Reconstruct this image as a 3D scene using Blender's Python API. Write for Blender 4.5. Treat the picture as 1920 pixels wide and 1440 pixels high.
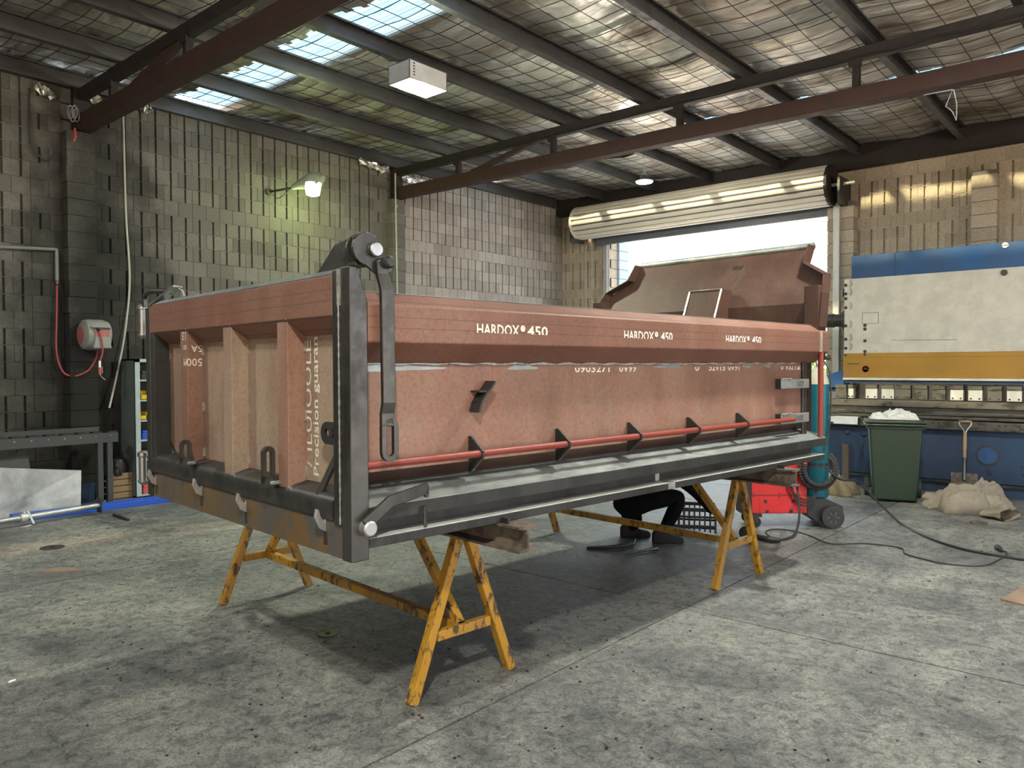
import bpy, bmesh, math, random
from mathutils import Vector, Matrix
import numpy as np
random.seed(7); rng = np.random.default_rng(7)
for o in list(bpy.data.objects): bpy.data.objects.remove(o)
SC = bpy.context.scene; COL = SC.collection

# ------------------------------------------------------------------ camera
F = 1437.4; H = 1.65
def _R(yaw, pitch, roll):
    return (Matrix.Rotation(yaw, 3, 'Z') @ Matrix.Rotation(-pitch, 3, 'X') @ Matrix.Rotation(roll, 3, 'Y'))
RC = _R(math.radians(40.957), math.radians(1.344), math.radians(.229))
cam = bpy.data.cameras.new('camera'); co = bpy.data.objects.new('camera', cam); COL.objects.link(co)
right, fwd, up = RC @ Vector((1, 0, 0)), RC @ Vector((0, 1, 0)), RC @ Vector((0, 0, 1))
m = Matrix((right, up, -fwd)).transposed().to_4x4(); m.translation = (0, 0, H); co.matrix_world = m
cam.sensor_width = 36; cam.lens = F / 1920 * 36; cam.clip_start = .05; cam.clip_end = 300
SC.camera = co

# ------------------------------------------------------------------ world, exposure
W = bpy.data.worlds.new('world'); SC.world = W; W.use_nodes = True
bg = W.node_tree.nodes['Background']; bg.inputs[0].default_value = (.80, .91, 1.0, 1); bg.inputs[1].default_value = 3.0
sun = bpy.data.lights.new('sun', 'SUN'); sun.energy = 58.0; sun.color = (1, .64, .32); sun.angle = math.radians(2.5)
so = bpy.data.objects.new('sun', sun); COL.objects.link(so)
so.rotation_euler = Vector((.22, .92, -.325)).to_track_quat('-Z', 'Y').to_euler()
vs = SC.view_settings; vs.view_transform = 'Standard'; vs.look = 'None'; vs.gamma = 1; vs.exposure = 0.5; vs.use_curve_mapping = False
LAMP_W = dict(bay=330, wall=32, led=50)

# ------------------------------------------------------------------ pixel helpers (a pixel gives a direction, a plane gives the distance)
O3 = Vector((0, 0, H)); TY = math.radians(-5.3355)
A3 = Vector((math.cos(TY), math.sin(TY), 0)); B3 = Vector((-math.sin(TY), math.cos(TY), 0)); Z3 = Vector((0, 0, 1))
def ray(px, py): return RC @ Vector(((px - 960) / F, 1, (720 - py) / F))
def hit(px, py, n, c):
    d = ray(px, py); return O3 + d * ((c - n.dot(O3)) / n.dot(d))
def G(px, py, z=0): return hit(px, py, Z3, z)
def OX(px, py, x): return hit(px, py, Vector((1, 0, 0)), x)
def OY(px, py, y): return hit(px, py, Vector((0, 1, 0)), y)
def OA(px, py, a): return hit(px, py, A3, a)
def OB(px, py, b): return hit(px, py, B3, b)
def T(a, b, z): return A3 * a + B3 * b + Z3 * z
def proj(P):
    c = RC.transposed() @ (Vector(P) - O3)
    return (960 + F * c.x / c.y, 720 - F * c.z / c.y, c.y)
RV = Vector((right.x, right.y, 0)).normalized(); FV = Vector((-RV.y, RV.x, 0))   # level camera right / forward

# ------------------------------------------------------------------ materials
def nodes(name):
    mt = bpy.data.materials.new(name); mt.use_nodes = True; nt = mt.node_tree
    return mt, nt, nt.nodes, nt.links, nt.nodes['Principled BSDF']
def noise(N, L, scale, detail=6, rough=.6, vec=None, dist=0):
    n = N.new('ShaderNodeTexNoise'); n.inputs['Scale'].default_value = scale; n.inputs['Detail'].default_value = detail
    n.inputs['Roughness'].default_value = rough; n.inputs['Distortion'].default_value = dist
    if vec is not None: L.new(vec, n.inputs['Vector'])
    return n.outputs['Fac']
def ramp(N, L, fac, stops, interp='LINEAR'):
    r = N.new('ShaderNodeValToRGB'); r.color_ramp.interpolation = interp; e = r.color_ramp.elements
    while len(e) < len(stops): e.new(.5)
    for i, (p, c) in enumerate(stops):
        e[i].position = p; e[i].color = (*c, 1) if len(c) == 3 else c
    L.new(fac, r.inputs[0]); return r.outputs[0]
def mixc(N, L, fac, a, b, mode='MIX'):
    x = N.new('ShaderNodeMix'); x.data_type = 'RGBA'; x.blend_type = mode
    for s, v in ((0, fac), (6, a), (7, b)):
        if isinstance(v, (int, float)): x.inputs[s].default_value = v
        elif isinstance(v, tuple): x.inputs[s].default_value = (*v, 1)
        else: L.new(v, x.inputs[s])
    return x.outputs[2]
def math_(N, L, op, a, b=None, clamp=False):
    x = N.new('ShaderNodeMath'); x.operation = op; x.use_clamp = clamp
    for s, v in ((0, a), (1, b)):
        if v is None: continue
        if isinstance(v, (int, float)): x.inputs[s].default_value = v
        else: L.new(v, x.inputs[s])
    return x.outputs[0]
def pos(N, L, scale=(1, 1, 1), world=True):
    if world: v = N.new('ShaderNodeNewGeometry').outputs['Position']
    else: v = N.new('ShaderNodeTexCoord').outputs['Object']
    mp = N.new('ShaderNodeMapping'); mp.inputs['Scale'].default_value = scale; L.new(v, mp.inputs[0]); return mp.outputs[0]
def bump(N, L, bs, h, strength=.3, dist=.01):
    b = N.new('ShaderNodeBump'); b.inputs['Strength'].default_value = strength; b.inputs['Distance'].default_value = dist
    L.new(h, b.inputs['Height']); L.new(b.outputs[0], bs.inputs['Normal'])
def plain(name, col, rough=.5, metal=0, var=.12, scale=8, emit=None, bumps=0):
    mt, nt, N, L, bs = nodes(name)
    if emit:
        bs.inputs['Emission Color'].default_value = (*emit[0], 1); bs.inputs['Emission Strength'].default_value = emit[1]
    v = pos(N, L)
    f = noise(N, L, scale, 5, .6, v)
    c = ramp(N, L, f, [(.25, tuple(x * (1 - var) for x in col)), (.75, tuple(min(1, x * (1 + var)) for x in col))])
    L.new(c, bs.inputs['Base Color']); bs.inputs['Roughness'].default_value = rough; bs.inputs['Metallic'].default_value = metal
    if bumps: bump(N, L, bs, noise(N, L, scale * 6, 4, .6, v), bumps, .004)
    return mt
def worn(name, col, under, amount=.42, rough=.5, scale=5, stretch=(1, 1, 1), metal=0, second=None, streak=0):
    """paint with chips, rubbed patches and stains"""
    mt, nt, N, L, bs = nodes(name); v = pos(N, L, stretch)
    base = mixc(N, L, noise(N, L, scale * .5, 5, .6, v), tuple(x * .78 for x in col), tuple(min(1, x * 1.18) for x in col))
    if second:
        s = ramp(N, L, noise(N, L, scale * .3, 7, .65, v), [(.46, (0, 0, 0)), (.62, (1, 1, 1))]); base = mixc(N, L, s, base, second)
    chip = ramp(N, L, noise(N, L, scale * 2.2, 9, .72, v), [(1 - amount - .03, (0, 0, 0)), (1 - amount + .03, (1, 1, 1))])
    c = mixc(N, L, chip, base, under)
    L.new(c, bs.inputs['Base Color']); bs.inputs['Metallic'].default_value = metal
    L.new(ramp(N, L, noise(N, L, scale, 5, .6, v), [(.3, (rough - .1,) * 3), (.7, (min(1, rough + .15),) * 3)]), bs.inputs['Roughness'])
    bump(N, L, bs, noise(N, L, scale * 9, 5, .7, v), .15, .003)
    return mt
M = {}
def mat_block(name, c0, c1, soot=False, bright=1):
    mt, nt, N, L, bs = nodes(name); v = pos(N, L)
    gi = N.new('ShaderNodeNewGeometry'); oi = N.new('ShaderNodeObjectInfo')
    r = math_(N, L, 'FRACT', math_(N, L, 'ADD', math_(N, L, 'MULTIPLY', gi.outputs['Random Per Island'], 3.7), oi.outputs['Random']))
    f = math_(N, L, 'ADD', math_(N, L, 'MULTIPLY', r, .45), math_(N, L, 'MULTIPLY', noise(N, L, 1.1, 6, .6, v), .75))
    c = ramp(N, L, f, [(.3, c0), (.9, c1)])
    g = noise(N, L, 45, 6, .85, v)
    c = mixc(N, L, .85, c, ramp(N, L, g, [(.32, (.5, .5, .5)), (.5, (.95, .95, .95)), (.7, (1.3, 1.3, 1.3))]), 'MULTIPLY')
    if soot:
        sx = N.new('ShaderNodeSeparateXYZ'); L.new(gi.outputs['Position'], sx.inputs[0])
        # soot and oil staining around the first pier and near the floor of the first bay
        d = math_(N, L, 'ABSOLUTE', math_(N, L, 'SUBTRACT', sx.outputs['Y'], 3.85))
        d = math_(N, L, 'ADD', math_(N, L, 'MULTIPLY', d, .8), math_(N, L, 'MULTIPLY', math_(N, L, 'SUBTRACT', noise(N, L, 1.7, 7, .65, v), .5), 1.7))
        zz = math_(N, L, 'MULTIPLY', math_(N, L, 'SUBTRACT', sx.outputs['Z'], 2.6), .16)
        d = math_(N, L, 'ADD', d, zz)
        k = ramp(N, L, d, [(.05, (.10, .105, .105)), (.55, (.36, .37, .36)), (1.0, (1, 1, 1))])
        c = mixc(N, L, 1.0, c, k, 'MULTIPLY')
    L.new(c, bs.inputs['Base Color']); bs.inputs['Roughness'].default_value = .92
    bump(N, L, bs, g, .35, .006)
    return mt
M['block'] = mat_block('concrete_block', (.105, .097, .088), (.185, .172, .156), True)
M['block_pale'] = mat_block('concrete_block_pale', (.25, .225, .205), (.40, .365, .335))  # paler block tone for the bay beyond the second pier
M['block_back'] = mat_block('concrete_block_tan', (.34, .29, .225), (.52, .445, .35))
M['mortar'] = plain('mortar', (.13, .12, .11), .95)
M['mortar_tan'] = plain('tan_mortar', (.46, .40, .31), .95)
def mat_floor():
    mt, nt, N, L, bs = nodes('workshop_concrete'); v = pos(N, L); vs_ = pos(N, L, (1, .4, 1))
    a = noise(N, L, .6, 9, .66, v, .4); b = noise(N, L, 3.2, 9, .72, vs_, .8); c_ = noise(N, L, 17, 8, .8, v, .8); e = noise(N, L, 75, 5, .75, v)
    f = math_(N, L, 'ADD', math_(N, L, 'MULTIPLY', a, .45), math_(N, L, 'ADD', math_(N, L, 'MULTIPLY', b, .35), math_(N, L, 'MULTIPLY', c_, .2)))
    col = ramp(N, L, f, [(.38, (.065, .068, .073)), (.47, (.145, .148, .147)), (.54, (.23, .228, .213)), (.64, (.34, .33, .295))])
    sp = ramp(N, L, c_, [(.38, (.34, .34, .36)), (.50, (1, 1, 1)), (.68, (1.25, 1.25, 1.22))]); col = mixc(N, L, .9, col, sp, 'MULTIPLY')
    e2 = ramp(N, L, e, [(.36, (.42, .42, .43)), (.5, (1, 1, 1)), (.66, (1.4, 1.4, 1.38))]); col = mixc(N, L, .85, col, e2, 'MULTIPLY')
    st = ramp(N, L, noise(N, L, .8, 7, .65, pos(N, L, (.6, 1.3, 1)), 1), [(.52, (1, 1, 1)), (.66, (.40, .41, .45))]); col = mixc(N, L, .85, col, st, 'MULTIPLY')
    L.new(col, bs.inputs['Base Color'])
    L.new(ramp(N, L, f, [(.38, (.38,) * 3), (.6, (.68,) * 3)]), bs.inputs['Roughness'])
    h = math_(N, L, 'ADD', math_(N, L, 'MULTIPLY', c_, .8), math_(N, L, 'MULTIPLY', e, .35)); bump(N, L, bs, h, .8, .015)
    return mt
M['floor'] = mat_floor()
M['joint'] = plain('floor_joint', (.05, .05, .05), .95)
def mat_primer(name, c0, c1, c2, scored=False):
    """brown shop primer on wear plate, rubbed to grey in places"""
    mt, nt, N, L, bs = nodes(name); v = pos(N, L, (1, 1, .45)); v1 = pos(N, L)
    f = noise(N, L, 2.2, 8, .62, v, .5)
    c = ramp(N, L, f, [(.3, c0), (.52, c1), (.75, c2)])
    g = ramp(N, L, noise(N, L, 3.3, 9, .7, v1, .8), [(.56, (0, 0, 0)), (.72, (1, 1, 1))])
    c = mixc(N, L, math_(N, L, 'MULTIPLY', g, .65), c, (c2[0] * .80, c2[1] * 1.12, c2[2] * 1.15))
    g = ramp(N, L, noise(N, L, 2.1, 9, .7, pos(N, L, (1.3, 1, 1.2)), 1.2), [(.54, (0, 0, 0)), (.68, (1, 1, 1))])
    c = mixc(N, L, math_(N, L, 'MULTIPLY', g, .35), c, tuple(x * y for x, y in zip(c1, (1.15, .78, .72))))
    sp = ramp(N, L, noise(N, L, 55, 4, .7, v1), [(.3, (.68, .68, .68)), (.5, (1, 1, 1)), (.7, (1.15, 1.15, 1.15))]); c = mixc(N, L, .8, c, sp, 'MULTIPLY')
    if scored:   # thin marking lines along the band
        o = N.new('ShaderNodeTexCoord').outputs['Object']; s = N.new('ShaderNodeSeparateXYZ'); L.new(o, s.inputs[0])
        for z in (1.812 - .85, 1.858 - .85, 1.925 - .85, 1.972 - .85):
            l = math_(N, L, 'LESS_THAN', math_(N, L, 'ABSOLUTE', math_(N, L, 'SUBTRACT', s.outputs['Z'], z)), .0018)
            c = mixc(N, L, math_(N, L, 'MULTIPLY', l, .6), c, (.05, .03, .025))
        y = math_(N, L, 'FRACT', math_(N, L, 'MULTIPLY', s.outputs['Y'], 1.37))
        l = math_(N, L, 'LESS_THAN', y, .004); c = mixc(N, L, math_(N, L, 'MULTIPLY', l, .5), c, (.05, .03, .025))
    L.new(c, bs.inputs['Base Color']); bs.inputs['Roughness'].default_value = .5; bs.inputs['Metallic'].default_value = .0
    L.new(ramp(N, L, f, [(.3, (.42,) * 3), (.7, (.6,) * 3)]), bs.inputs['Roughness'])
    bump(N, L, bs, noise(N, L, 30, 5, .6, v1), .06, .003)
    return mt
M['primer'] = mat_primer('brown_primer', (.15, .076, .056), (.225, .12, .088), (.285, .175, .132))
M['band'] = mat_primer('brown_primer_band', (.14, .062, .044), (.175, .083, .06), (.21, .112, .084), True)
M['primer_worn'] = mat_primer('worn_primer', (.17, .105, .08), (.26, .18, .135), (.33, .26, .19))
M['primer_dark'] = mat_primer('rusty_headboard_bend_shade', (.036, .018, .014), (.062, .032, .025), (.095, .055, .042))  # headboard colour, also painted shade on the lower wall bend
for n_ in M['primer_dark'].node_tree.nodes:
    if n_.type == 'BSDF_PRINCIPLED': n_.inputs['Specular IOR Level'].default_value = .25
def mat_steel(name, c0, c1, rough=.38, metal=.85, scale=4, stretch=(1, 1, .3)):
    mt, nt, N, L, bs = nodes(name); v = pos(N, L, stretch); v1 = pos(N, L)
    f = noise(N, L, scale, 8, .65, v, .6); c = ramp(N, L, f, [(.3, c0), (.7, c1)])
    L.new(c, bs.inputs['Base Color']); bs.inputs['Metallic'].default_value = metal
    L.new(ramp(N, L, noise(N, L, scale * 3, 6, .7, v1), [(.3, (rough - .08,) * 3), (.7, (rough + .18,) * 3)]), bs.inputs['Roughness'])
    bump(N, L, bs, noise(N, L, scale * 12, 5, .65, v), .08, .003)
    return mt
M['steel'] = mat_steel('mill_scale_steel', (.045, .044, .043), (.125, .122, .12))
M['steel_dark'] = mat_steel('dark_steel', (.028, .028, .028), (.065, .065, .065), .45, .6)
M['steel_bright'] = mat_steel('ground_steel', (.28, .28, .28), (.5, .5, .49), .34, 1)
M['plate'] = mat_steel('blue_grey_plate', (.20, .225, .235), (.42, .455, .46), .42, .75, 5, (1, .4, 1))
M['lit_ledge'] = mat_steel('lit_ledge_steel', (.42, .42, .41), (.62, .62, .60), .55, .15, 8, (1, .5, 1))  # light from above put into the sill ledge colour
M['weld'] = mat_steel('weld_metal', (.42, .42, .42), (.85, .86, .86), .3, .9, 14, (1, 1, 1))
M['rust_steel'] = worn('rusty_flat_steel', (.13, .10, .07), (.10, .10, .10), .46, .5, 3, (1, 1, .5), .35, (.17, .105, .045))
M['pipe_red'] = worn('red_oxide_pipe', (.20, .03, .02), (.13, .07, .06), .3, .48, 5)
M['truss'] = worn('red_oxide_truss', (.046, .021, .018), (.03, .021, .019), .42, .75, 2.5, (1, 1, 1))
M['truss_dark'] = worn('sooty_truss', (.02, .013, .013), (.010, .009, .009), .45, .7, 3)
M['purlin'] = mat_steel('galvanised_purlin', (.07, .07, .072), (.14, .14, .145), .5, .7, 3, (1, .3, 1))
M['yellow'] = worn('chipped_yellow_paint', (.47, .24, .022), (.07, .045, .03), .445, .5, 9, (1, 1, .45), 0, (.30, .165, .04))
M['beam_rust'] = worn('rusty_beam', (.14, .11, .085), (.07, .055, .045), .5, .7, 6)
M['blue'] = worn('press_blue', (.018, .085, .24), (.02, .035, .06), .30, .62, 2.2, (1, 1, 1), 0, (.018, .06, .16))
M['blue_dark'] = worn('press_dark_blue', (.018, .034, .075), (.012, .015, .024), .4, .45, 2.0, (1, 1, .5), 0, (.022, .055, .125))
M['white'] = worn('press_white', (.52, .505, .46), (.10, .085, .07), .345, .5, 16, (1, 1, 1), 0, (.44, .43, .39))
M['press_yellow'] = worn('press_yellow', (.36, .19, .022), (.10, .07, .04), .28, .45, 5, (1, 1, 1), 0, (.29, .155, .02))
M['greasy'] = worn('greasy_tool_steel', (.13, .12, .105), (.05, .045, .04), .45, .4, 5, (.4, 1, 1), .5)
M['green'] = worn('dark_green_plastic', (.010, .029, .014), (.05, .08, .06), .27, .42, 3, (1, 1, .5))
M['rag'] = plain('white_rag', (.62, .62, .60), .85, 0, .12, 12)
M['teal'] = worn('teal_cylinder', (.006, .105, .15), (.02, .06, .08), .25, .35, 3)
M['cyl_top'] = worn('cylinder_shoulder', (.45, .43, .33), (.2, .19, .15), .35, .5, 6)
M['red'] = plain('machine_red', (.62, .022, .025), .38, 0, .08, 3)
M['black'] = plain('black_plastic', (.022, .022, .024), .5)
M['rubber'] = plain('black_rubber', (.028, .027, .027), .75)
M['grey_plastic'] = plain('grey_plastic', (.17, .18, .18), .5)
M['reel'] = plain('reel_grey_plastic', (.23, .24, .23), .45)
M['reel_red'] = plain('reel_red_plastic', (.36, .10, .09), .45)
M['hose_red'] = plain('red_air_hose', (.33, .045, .05), .5)
M['canvas'] = plain('canvas_sack', (.25, .215, .17), .95, 0, .22, 5, None, .5)
M['canvas_brown'] = plain('brown_canvas', (.19, .15, .095), .95, 0, .3, 6, None, .5)
M['paper'] = plain('paper', (.75, .75, .75), .8)
M['wood'] = worn('weathered_wood', (.30, .20, .12), (.15, .1, .07), .4, .75, 6, (1, 1, .3))
M['zinc'] = mat_steel('zinc_sheet', (.16, .17, .19), (.46, .47, .50), .42, .8, 2.5, (1, 1, 1))
M['tube_zinc'] = mat_steel('scaffold_tube', (.30, .31, .33), (.55, .56, .58), .42, .8)
M['bright_blue'] = plain('bright_blue_paint', (.012, .08, .50), .4)
M['frame_grey'] = plain('frame_dark_grey', (.045, .05, .055), .45)
M['cabinet'] = worn('cabinet_grey_green', (.10, .125, .12), (.05, .06, .06), .35, .5, 3)
M['cabinet_edge'] = plain('cabinet_edge', (.34, .40, .43), .45)
M['bin_yellow'] = plain('yellow_bin', (.65, .42, .02), .4)
M['pink'] = plain('red_box', (.5, .08, .09), .5)
M['door_slat'] = plain('roller_door_cream', (.70, .66, .57), .42, .0, .08, 2)
M['door_dark'] = plain('door_dark_slat', (.10, .11, .14), .45)
M['alu'] = mat_steel('aluminium_guide', (.45, .45, .45), (.65, .65, .64), .45, .6)
M['lamp_box'] = plain('lamp_housing', (.62, .62, .62), .45)
M['lamp_glow'] = plain('lamp_glass', (.9, .95, .7), .3, 0, 0, 8, ((.80, 1.0, .17), 3.0))
M['wall_glow'] = plain('wall_lamp_glass', (.9, .95, .7), .3, 0, 0, 8, ((.92, 1.0, .60), 3.2))
M['led_glow'] = plain('led_glass', (.95, .95, .9), .3, 0, 0, 8, ((1, 1, .88), 40))
M['lamp_grey'] = plain('lamp_grey_green', (.25, .28, .22), .5)
M['skin'] = plain('dark_skin_shade', (.35, .21, .15), .6)
M['cloth_black'] = plain('black_workwear', (.006, .006, .0065), .95, 0, .2, 10); M['cloth_black'].node_tree.nodes['Principled BSDF'].inputs['Specular IOR Level'].default_value = .1
M['leather'] = plain('boot_leather', (.011, .009, .008), .75)
M['hair'] = plain('dark_hair', (.015, .012, .01), .7)
M['white_paint'] = plain('stencil_white', (.72, .68, .62), .7, 0, .1, 30)
M['ink'] = plain('black_marker', (.02, .02, .02), .6)
M['sticker_red'] = plain('sticker_red', (.45, .06, .02), .5)
M['conduit'] = plain('pale_conduit', (.42, .42, .38), .5)
M['leaf'] = plain('leaf', (.10, .22, .05), .6, 0, .3, 3)
M['outside'] = plain('outside_concrete', (.62, .62, .60), .9)
M['pale_blue'] = plain('pale_blue_sky_tint', (.40, .48, .60), .9)  # blue sky light painted into the outer jamb blocks; also the bin sticker
M['foil_scrap'] = mat_steel('bright_foil', (.5, .48, .45), (.9, .88, .84), .25, 1, 9, (1, 1, 1))
def mat_foil():
    mt, nt, N, L, bs = nodes('sarking_foil'); v = pos(N, L, (.5, 1.2, 1)); v1 = pos(N, L)
    f = noise(N, L, 1.1, 8, .65, v, .6)
    c = ramp(N, L, f, [(.34, (.20, .155, .12)), (.44, (.50, .45, .39)), (.55, (.78, .76, .72)), (.8, (.88, .87, .84))])
    L.new(c, bs.inputs['Base Color']); bs.inputs['Metallic'].default_value = .7
    L.new(ramp(N, L, f, [(.3, (.55,) * 3), (.7, (.27,) * 3)]), bs.inputs['Roughness'])
    w = noise(N, L, 5, 7, .7, pos(N, L, (.5, 3.5, 1)), 1.5); bump(N, L, bs, w, .9, .06)
    return mt
M['foil'] = mat_foil()
M['wire'] = plain('rusty_wire', (.02, .018, .016), .7)
def mat_sky_pane():
    mt, nt, N, L, bs = nodes('corrugated_skylight'); out = N['Material Output']
    tr = N.new('ShaderNodeBsdfTranslucent'); tr.inputs[0].default_value = (.26, .38, .46, 1)
    tp = N.new('ShaderNodeBsdfTransparent'); tp.inputs[0].default_value = (.23, .31, .36, 1)
    mx = N.new('ShaderNodeMixShader'); mx.inputs[0].default_value = .75
    L.new(tr.outputs[0], mx.inputs[1]); L.new(tp.outputs[0], mx.inputs[2]); L.new(mx.outputs[0], out.inputs['Surface'])
    return mt
M['skypane'] = mat_sky_pane()

# ------------------------------------------------------------------ mesh builder
ROOT = {}     # object -> inverse of the thing's matrix, so parts are given in world coordinates
class MB:
    def __init__(s): s.v = []; s.f = []
    def add(s, vs_, fs):
        n = len(s.v); s.v += [Vector(p) for p in vs_]; s.f += [tuple(i + n for i in f) for f in fs]; return s
    def hexa(s, p):
        return s.add(p, [(0, 3, 2, 1), (4, 5, 6, 7), (0, 1, 5, 4), (1, 2, 6, 5), (2, 3, 7, 6), (3, 0, 4, 7)])
    def box(s, x0, y0, z0, x1, y1, z1, tf=None):
        p = [(x0, y0, z0), (x1, y0, z0), (x1, y1, z0), (x0, y1, z0), (x0, y0, z1), (x1, y0, z1), (x1, y1, z1), (x0, y1, z1)]
        return s.hexa([tf(*q) if tf else q for q in p])
    def loft(s, loops, caps=True, closed=True):
        n = len(loops[0]); vs_ = [p for l in loops for p in l]; fs = []
        for k in range(len(loops) - 1):
            for i in range(n if closed else n - 1):
                j = (i + 1) % n; fs.append((k * n + i, k * n + j, (k + 1) * n + j, (k + 1) * n + i))
        if caps: fs += [tuple(range(n))[::-1], tuple((len(loops) - 1) * n + i for i in range(n))]
        return s.add(vs_, fs)
    def bar(s, p0, p1, w, h, upv=Z3):
        p0, p1 = Vector(p0), Vector(p1); d = (p1 - p0).normalized(); x = d.cross(Vector(upv))
        if x.length < 1e-4: x = d.cross(Vector((1, 0, 0)))
        x.normalize(); y = x.cross(d)
        l = lambda p: [p - x * w / 2 - y * h / 2, p + x * w / 2 - y * h / 2, p + x * w / 2 + y * h / 2, p - x * w / 2 + y * h / 2]
        return s.loft([l(p0), l(p1)])
    def cyl(s, p0, p1, r, r1=None, n=14, caps=True):
        return s.tube([p0, p1], [r, r if r1 is None else r1], n, caps)
    def tube(s, pts, r, n=8, caps=True):
        pts = [Vector(p) for p in pts]; rs = r if isinstance(r, (list, tuple)) else [r] * len(pts); loops = []; x = None
        for i, p in enumerate(pts):
            d = (pts[min(i + 1, len(pts) - 1)] - pts[max(i - 1, 0)]).normalized()
            if x is None:
                x = d.orthogonal().normalized()
            x = (x - d * x.dot(d));
            if x.length < 1e-5: x = d.orthogonal()
            x.normalize(); y = d.cross(x)
            loops.append([p + (x * math.cos(2 * math.pi * k / n) + y * math.sin(2 * math.pi * k / n)) * rs[i] for k in range(n)])
        return s.loft(loops, caps)
    def lathe(s, c, axis, prof, n=20):
        c = Vector(c); d = Vector(axis).normalized(); x = d.orthogonal().normalized(); y = d.cross(x)
        return s.loft([[c + d * z + (x * math.cos(2 * math.pi * k / n) + y * math.sin(2 * math.pi * k / n)) * r for k in range(n)] for r, z in prof])
    def build(s, name, mat, parent=None, smooth=False, bevel=0, recalc=True):
        base = None
        if parent is not None: inv = ROOT[parent]
        else:
            lo = Vector([min(p[i] for p in s.v) for i in range(3)]); hi = Vector([max(p[i] for p in s.v) for i in range(3)])
            base = Vector(((lo.x + hi.x) / 2, (lo.y + hi.y) / 2, lo.z)); inv = Matrix.Translation(-base)
        me = bpy.data.meshes.new(name); me.from_pydata([inv @ p for p in s.v], [], s.f)
        if recalc:
            b = bmesh.new(); b.from_mesh(me); bmesh.ops.recalc_face_normals(b, faces=b.faces); b.to_mesh(me); b.free()
        if smooth:
            me.shade_smooth()
            if smooth != 'all': me.set_sharp_from_angle(angle=math.radians(40))
        me.materials.append(M[mat] if isinstance(mat, str) else mat); me.update()
        o = bpy.data.objects.new(name, me); COL.objects.link(o)
        if parent is not None: o.parent = parent
        else: o.location = base
        ROOT[o] = inv
        if bevel:
            bm = o.modifiers.new('bevel', 'BEVEL'); bm.width = bevel; bm.segments = 2; bm.limit_method = 'ANGLE'; bm.angle_limit = .6
        return o
def thing(name, label, cat, loc, rotz=0, group=None):
    o = bpy.data.objects.new(name, None); COL.objects.link(o); o.empty_display_size = .1
    o.location = loc; o.rotation_euler = (0, 0, rotz)
    mw = Matrix.Translation(Vector(loc)) @ Matrix.Rotation(rotz, 4, 'Z'); ROOT[o] = mw.inverted()
    if label: o['label'] = label; o['category'] = cat
    if group: o['group'] = group
    return o
def struct(name, loc=(0, 0, 0)):
    o = thing(name, None, None, loc); o['kind'] = 'structure'; return o
def tag(o, label, cat, group=None):
    o['label'] = label; o['category'] = cat
    if group: o['group'] = group
    return o
def smoothpath(pts, n=8):
    """Catmull-Rom through the points"""
    P = [Vector(p) for p in pts]; P = [P[0] * 2 - P[1]] + P + [P[-1] * 2 - P[-2]]; out = []
    for i in range(1, len(P) - 2):
        for k in range(n):
            t = k / n; a, b, c, d = P[i - 1:i + 3]
            out.append(.5 * ((2 * b) + (c - a) * t + (2 * a - 5 * b + 4 * c - d) * t * t + (3 * b - a - 3 * c + d) * t ** 3))
    return out + [P[-2]]
def text(string, size, origin, xdir, ydir, mat, parent, cut=0, name='lettering', width=None, top=None, bold=0):
    """flat print: glyph outlines laid on a surface; cut removes the lowest part of the letters"""
    cu = bpy.data.curves.new('t', 'FONT'); cu.body = string; cu.size = size; cu.resolution_u = 2; cu.offset = bold * size
    ob = bpy.data.objects.new('t', cu); COL.objects.link(ob); dg = bpy.context.evaluated_depsgraph_get()
    me = bpy.data.meshes.new_from_object(ob.evaluated_get(dg)); bpy.data.objects.remove(ob); bpy.data.curves.remove(cu)
    b = bmesh.new(); b.from_mesh(me)
    if cut: bmesh.ops.bisect_plane(b, geom=b.verts[:] + b.edges[:] + b.faces[:], plane_co=(0, cut * size, 0), plane_no=(0, 1, 0), clear_inner=True)
    if top: bmesh.ops.bisect_plane(b, geom=b.verts[:] + b.edges[:] + b.faces[:], plane_co=(0, top * size, 0), plane_no=(0, 1, 0), clear_outer=True)
    if width:
        x0 = min(v_.co.x for v_ in b.verts); x1 = max(v_.co.x for v_ in b.verts)
        for v_ in b.verts: v_.co.x = (v_.co.x - x0) * width / (x1 - x0)
    inv = ROOT[parent]; xd, yd = Vector(xdir), Vector(ydir)
    for v_ in b.verts: v_.co = inv @ (Vector(origin) + xd * v_.co.x + yd * v_.co.y)
    b.to_mesh(me); b.free(); me.name = name; me.materials.clear(); me.materials.append(M[mat])
    o = bpy.data.objects.new(name, me); COL.objects.link(o); o.parent = parent; ROOT[o] = inv; return o

# ================================================================== structure
XL, YB = -10.4, 13.7
# ---- floor: slabs with recessed joints
floor = struct('floor')
xs = [-10.6, -6.52, -2.51, 1.5, 6.5]; ys = [-8, -4.4, 4.66, 9.9, 13.95]
for i in range(len(xs) - 1):
    for j in range(len(ys) - 1):
        MB().box(xs[i] + .006, ys[j] + .006, -.15, xs[i + 1] - .006, ys[j + 1] - .006, 0).build('slab', 'floor', floor)
MB().box(-10.6, -8, -.16, 6.5, 13.95, -.012).build('joint_filler', 'joint', floor)
ground = MB().box(-60, 13.96, -.2, 60, 90, -.03).build('ground', 'outside'); ground['kind'] = 'structure'

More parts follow.
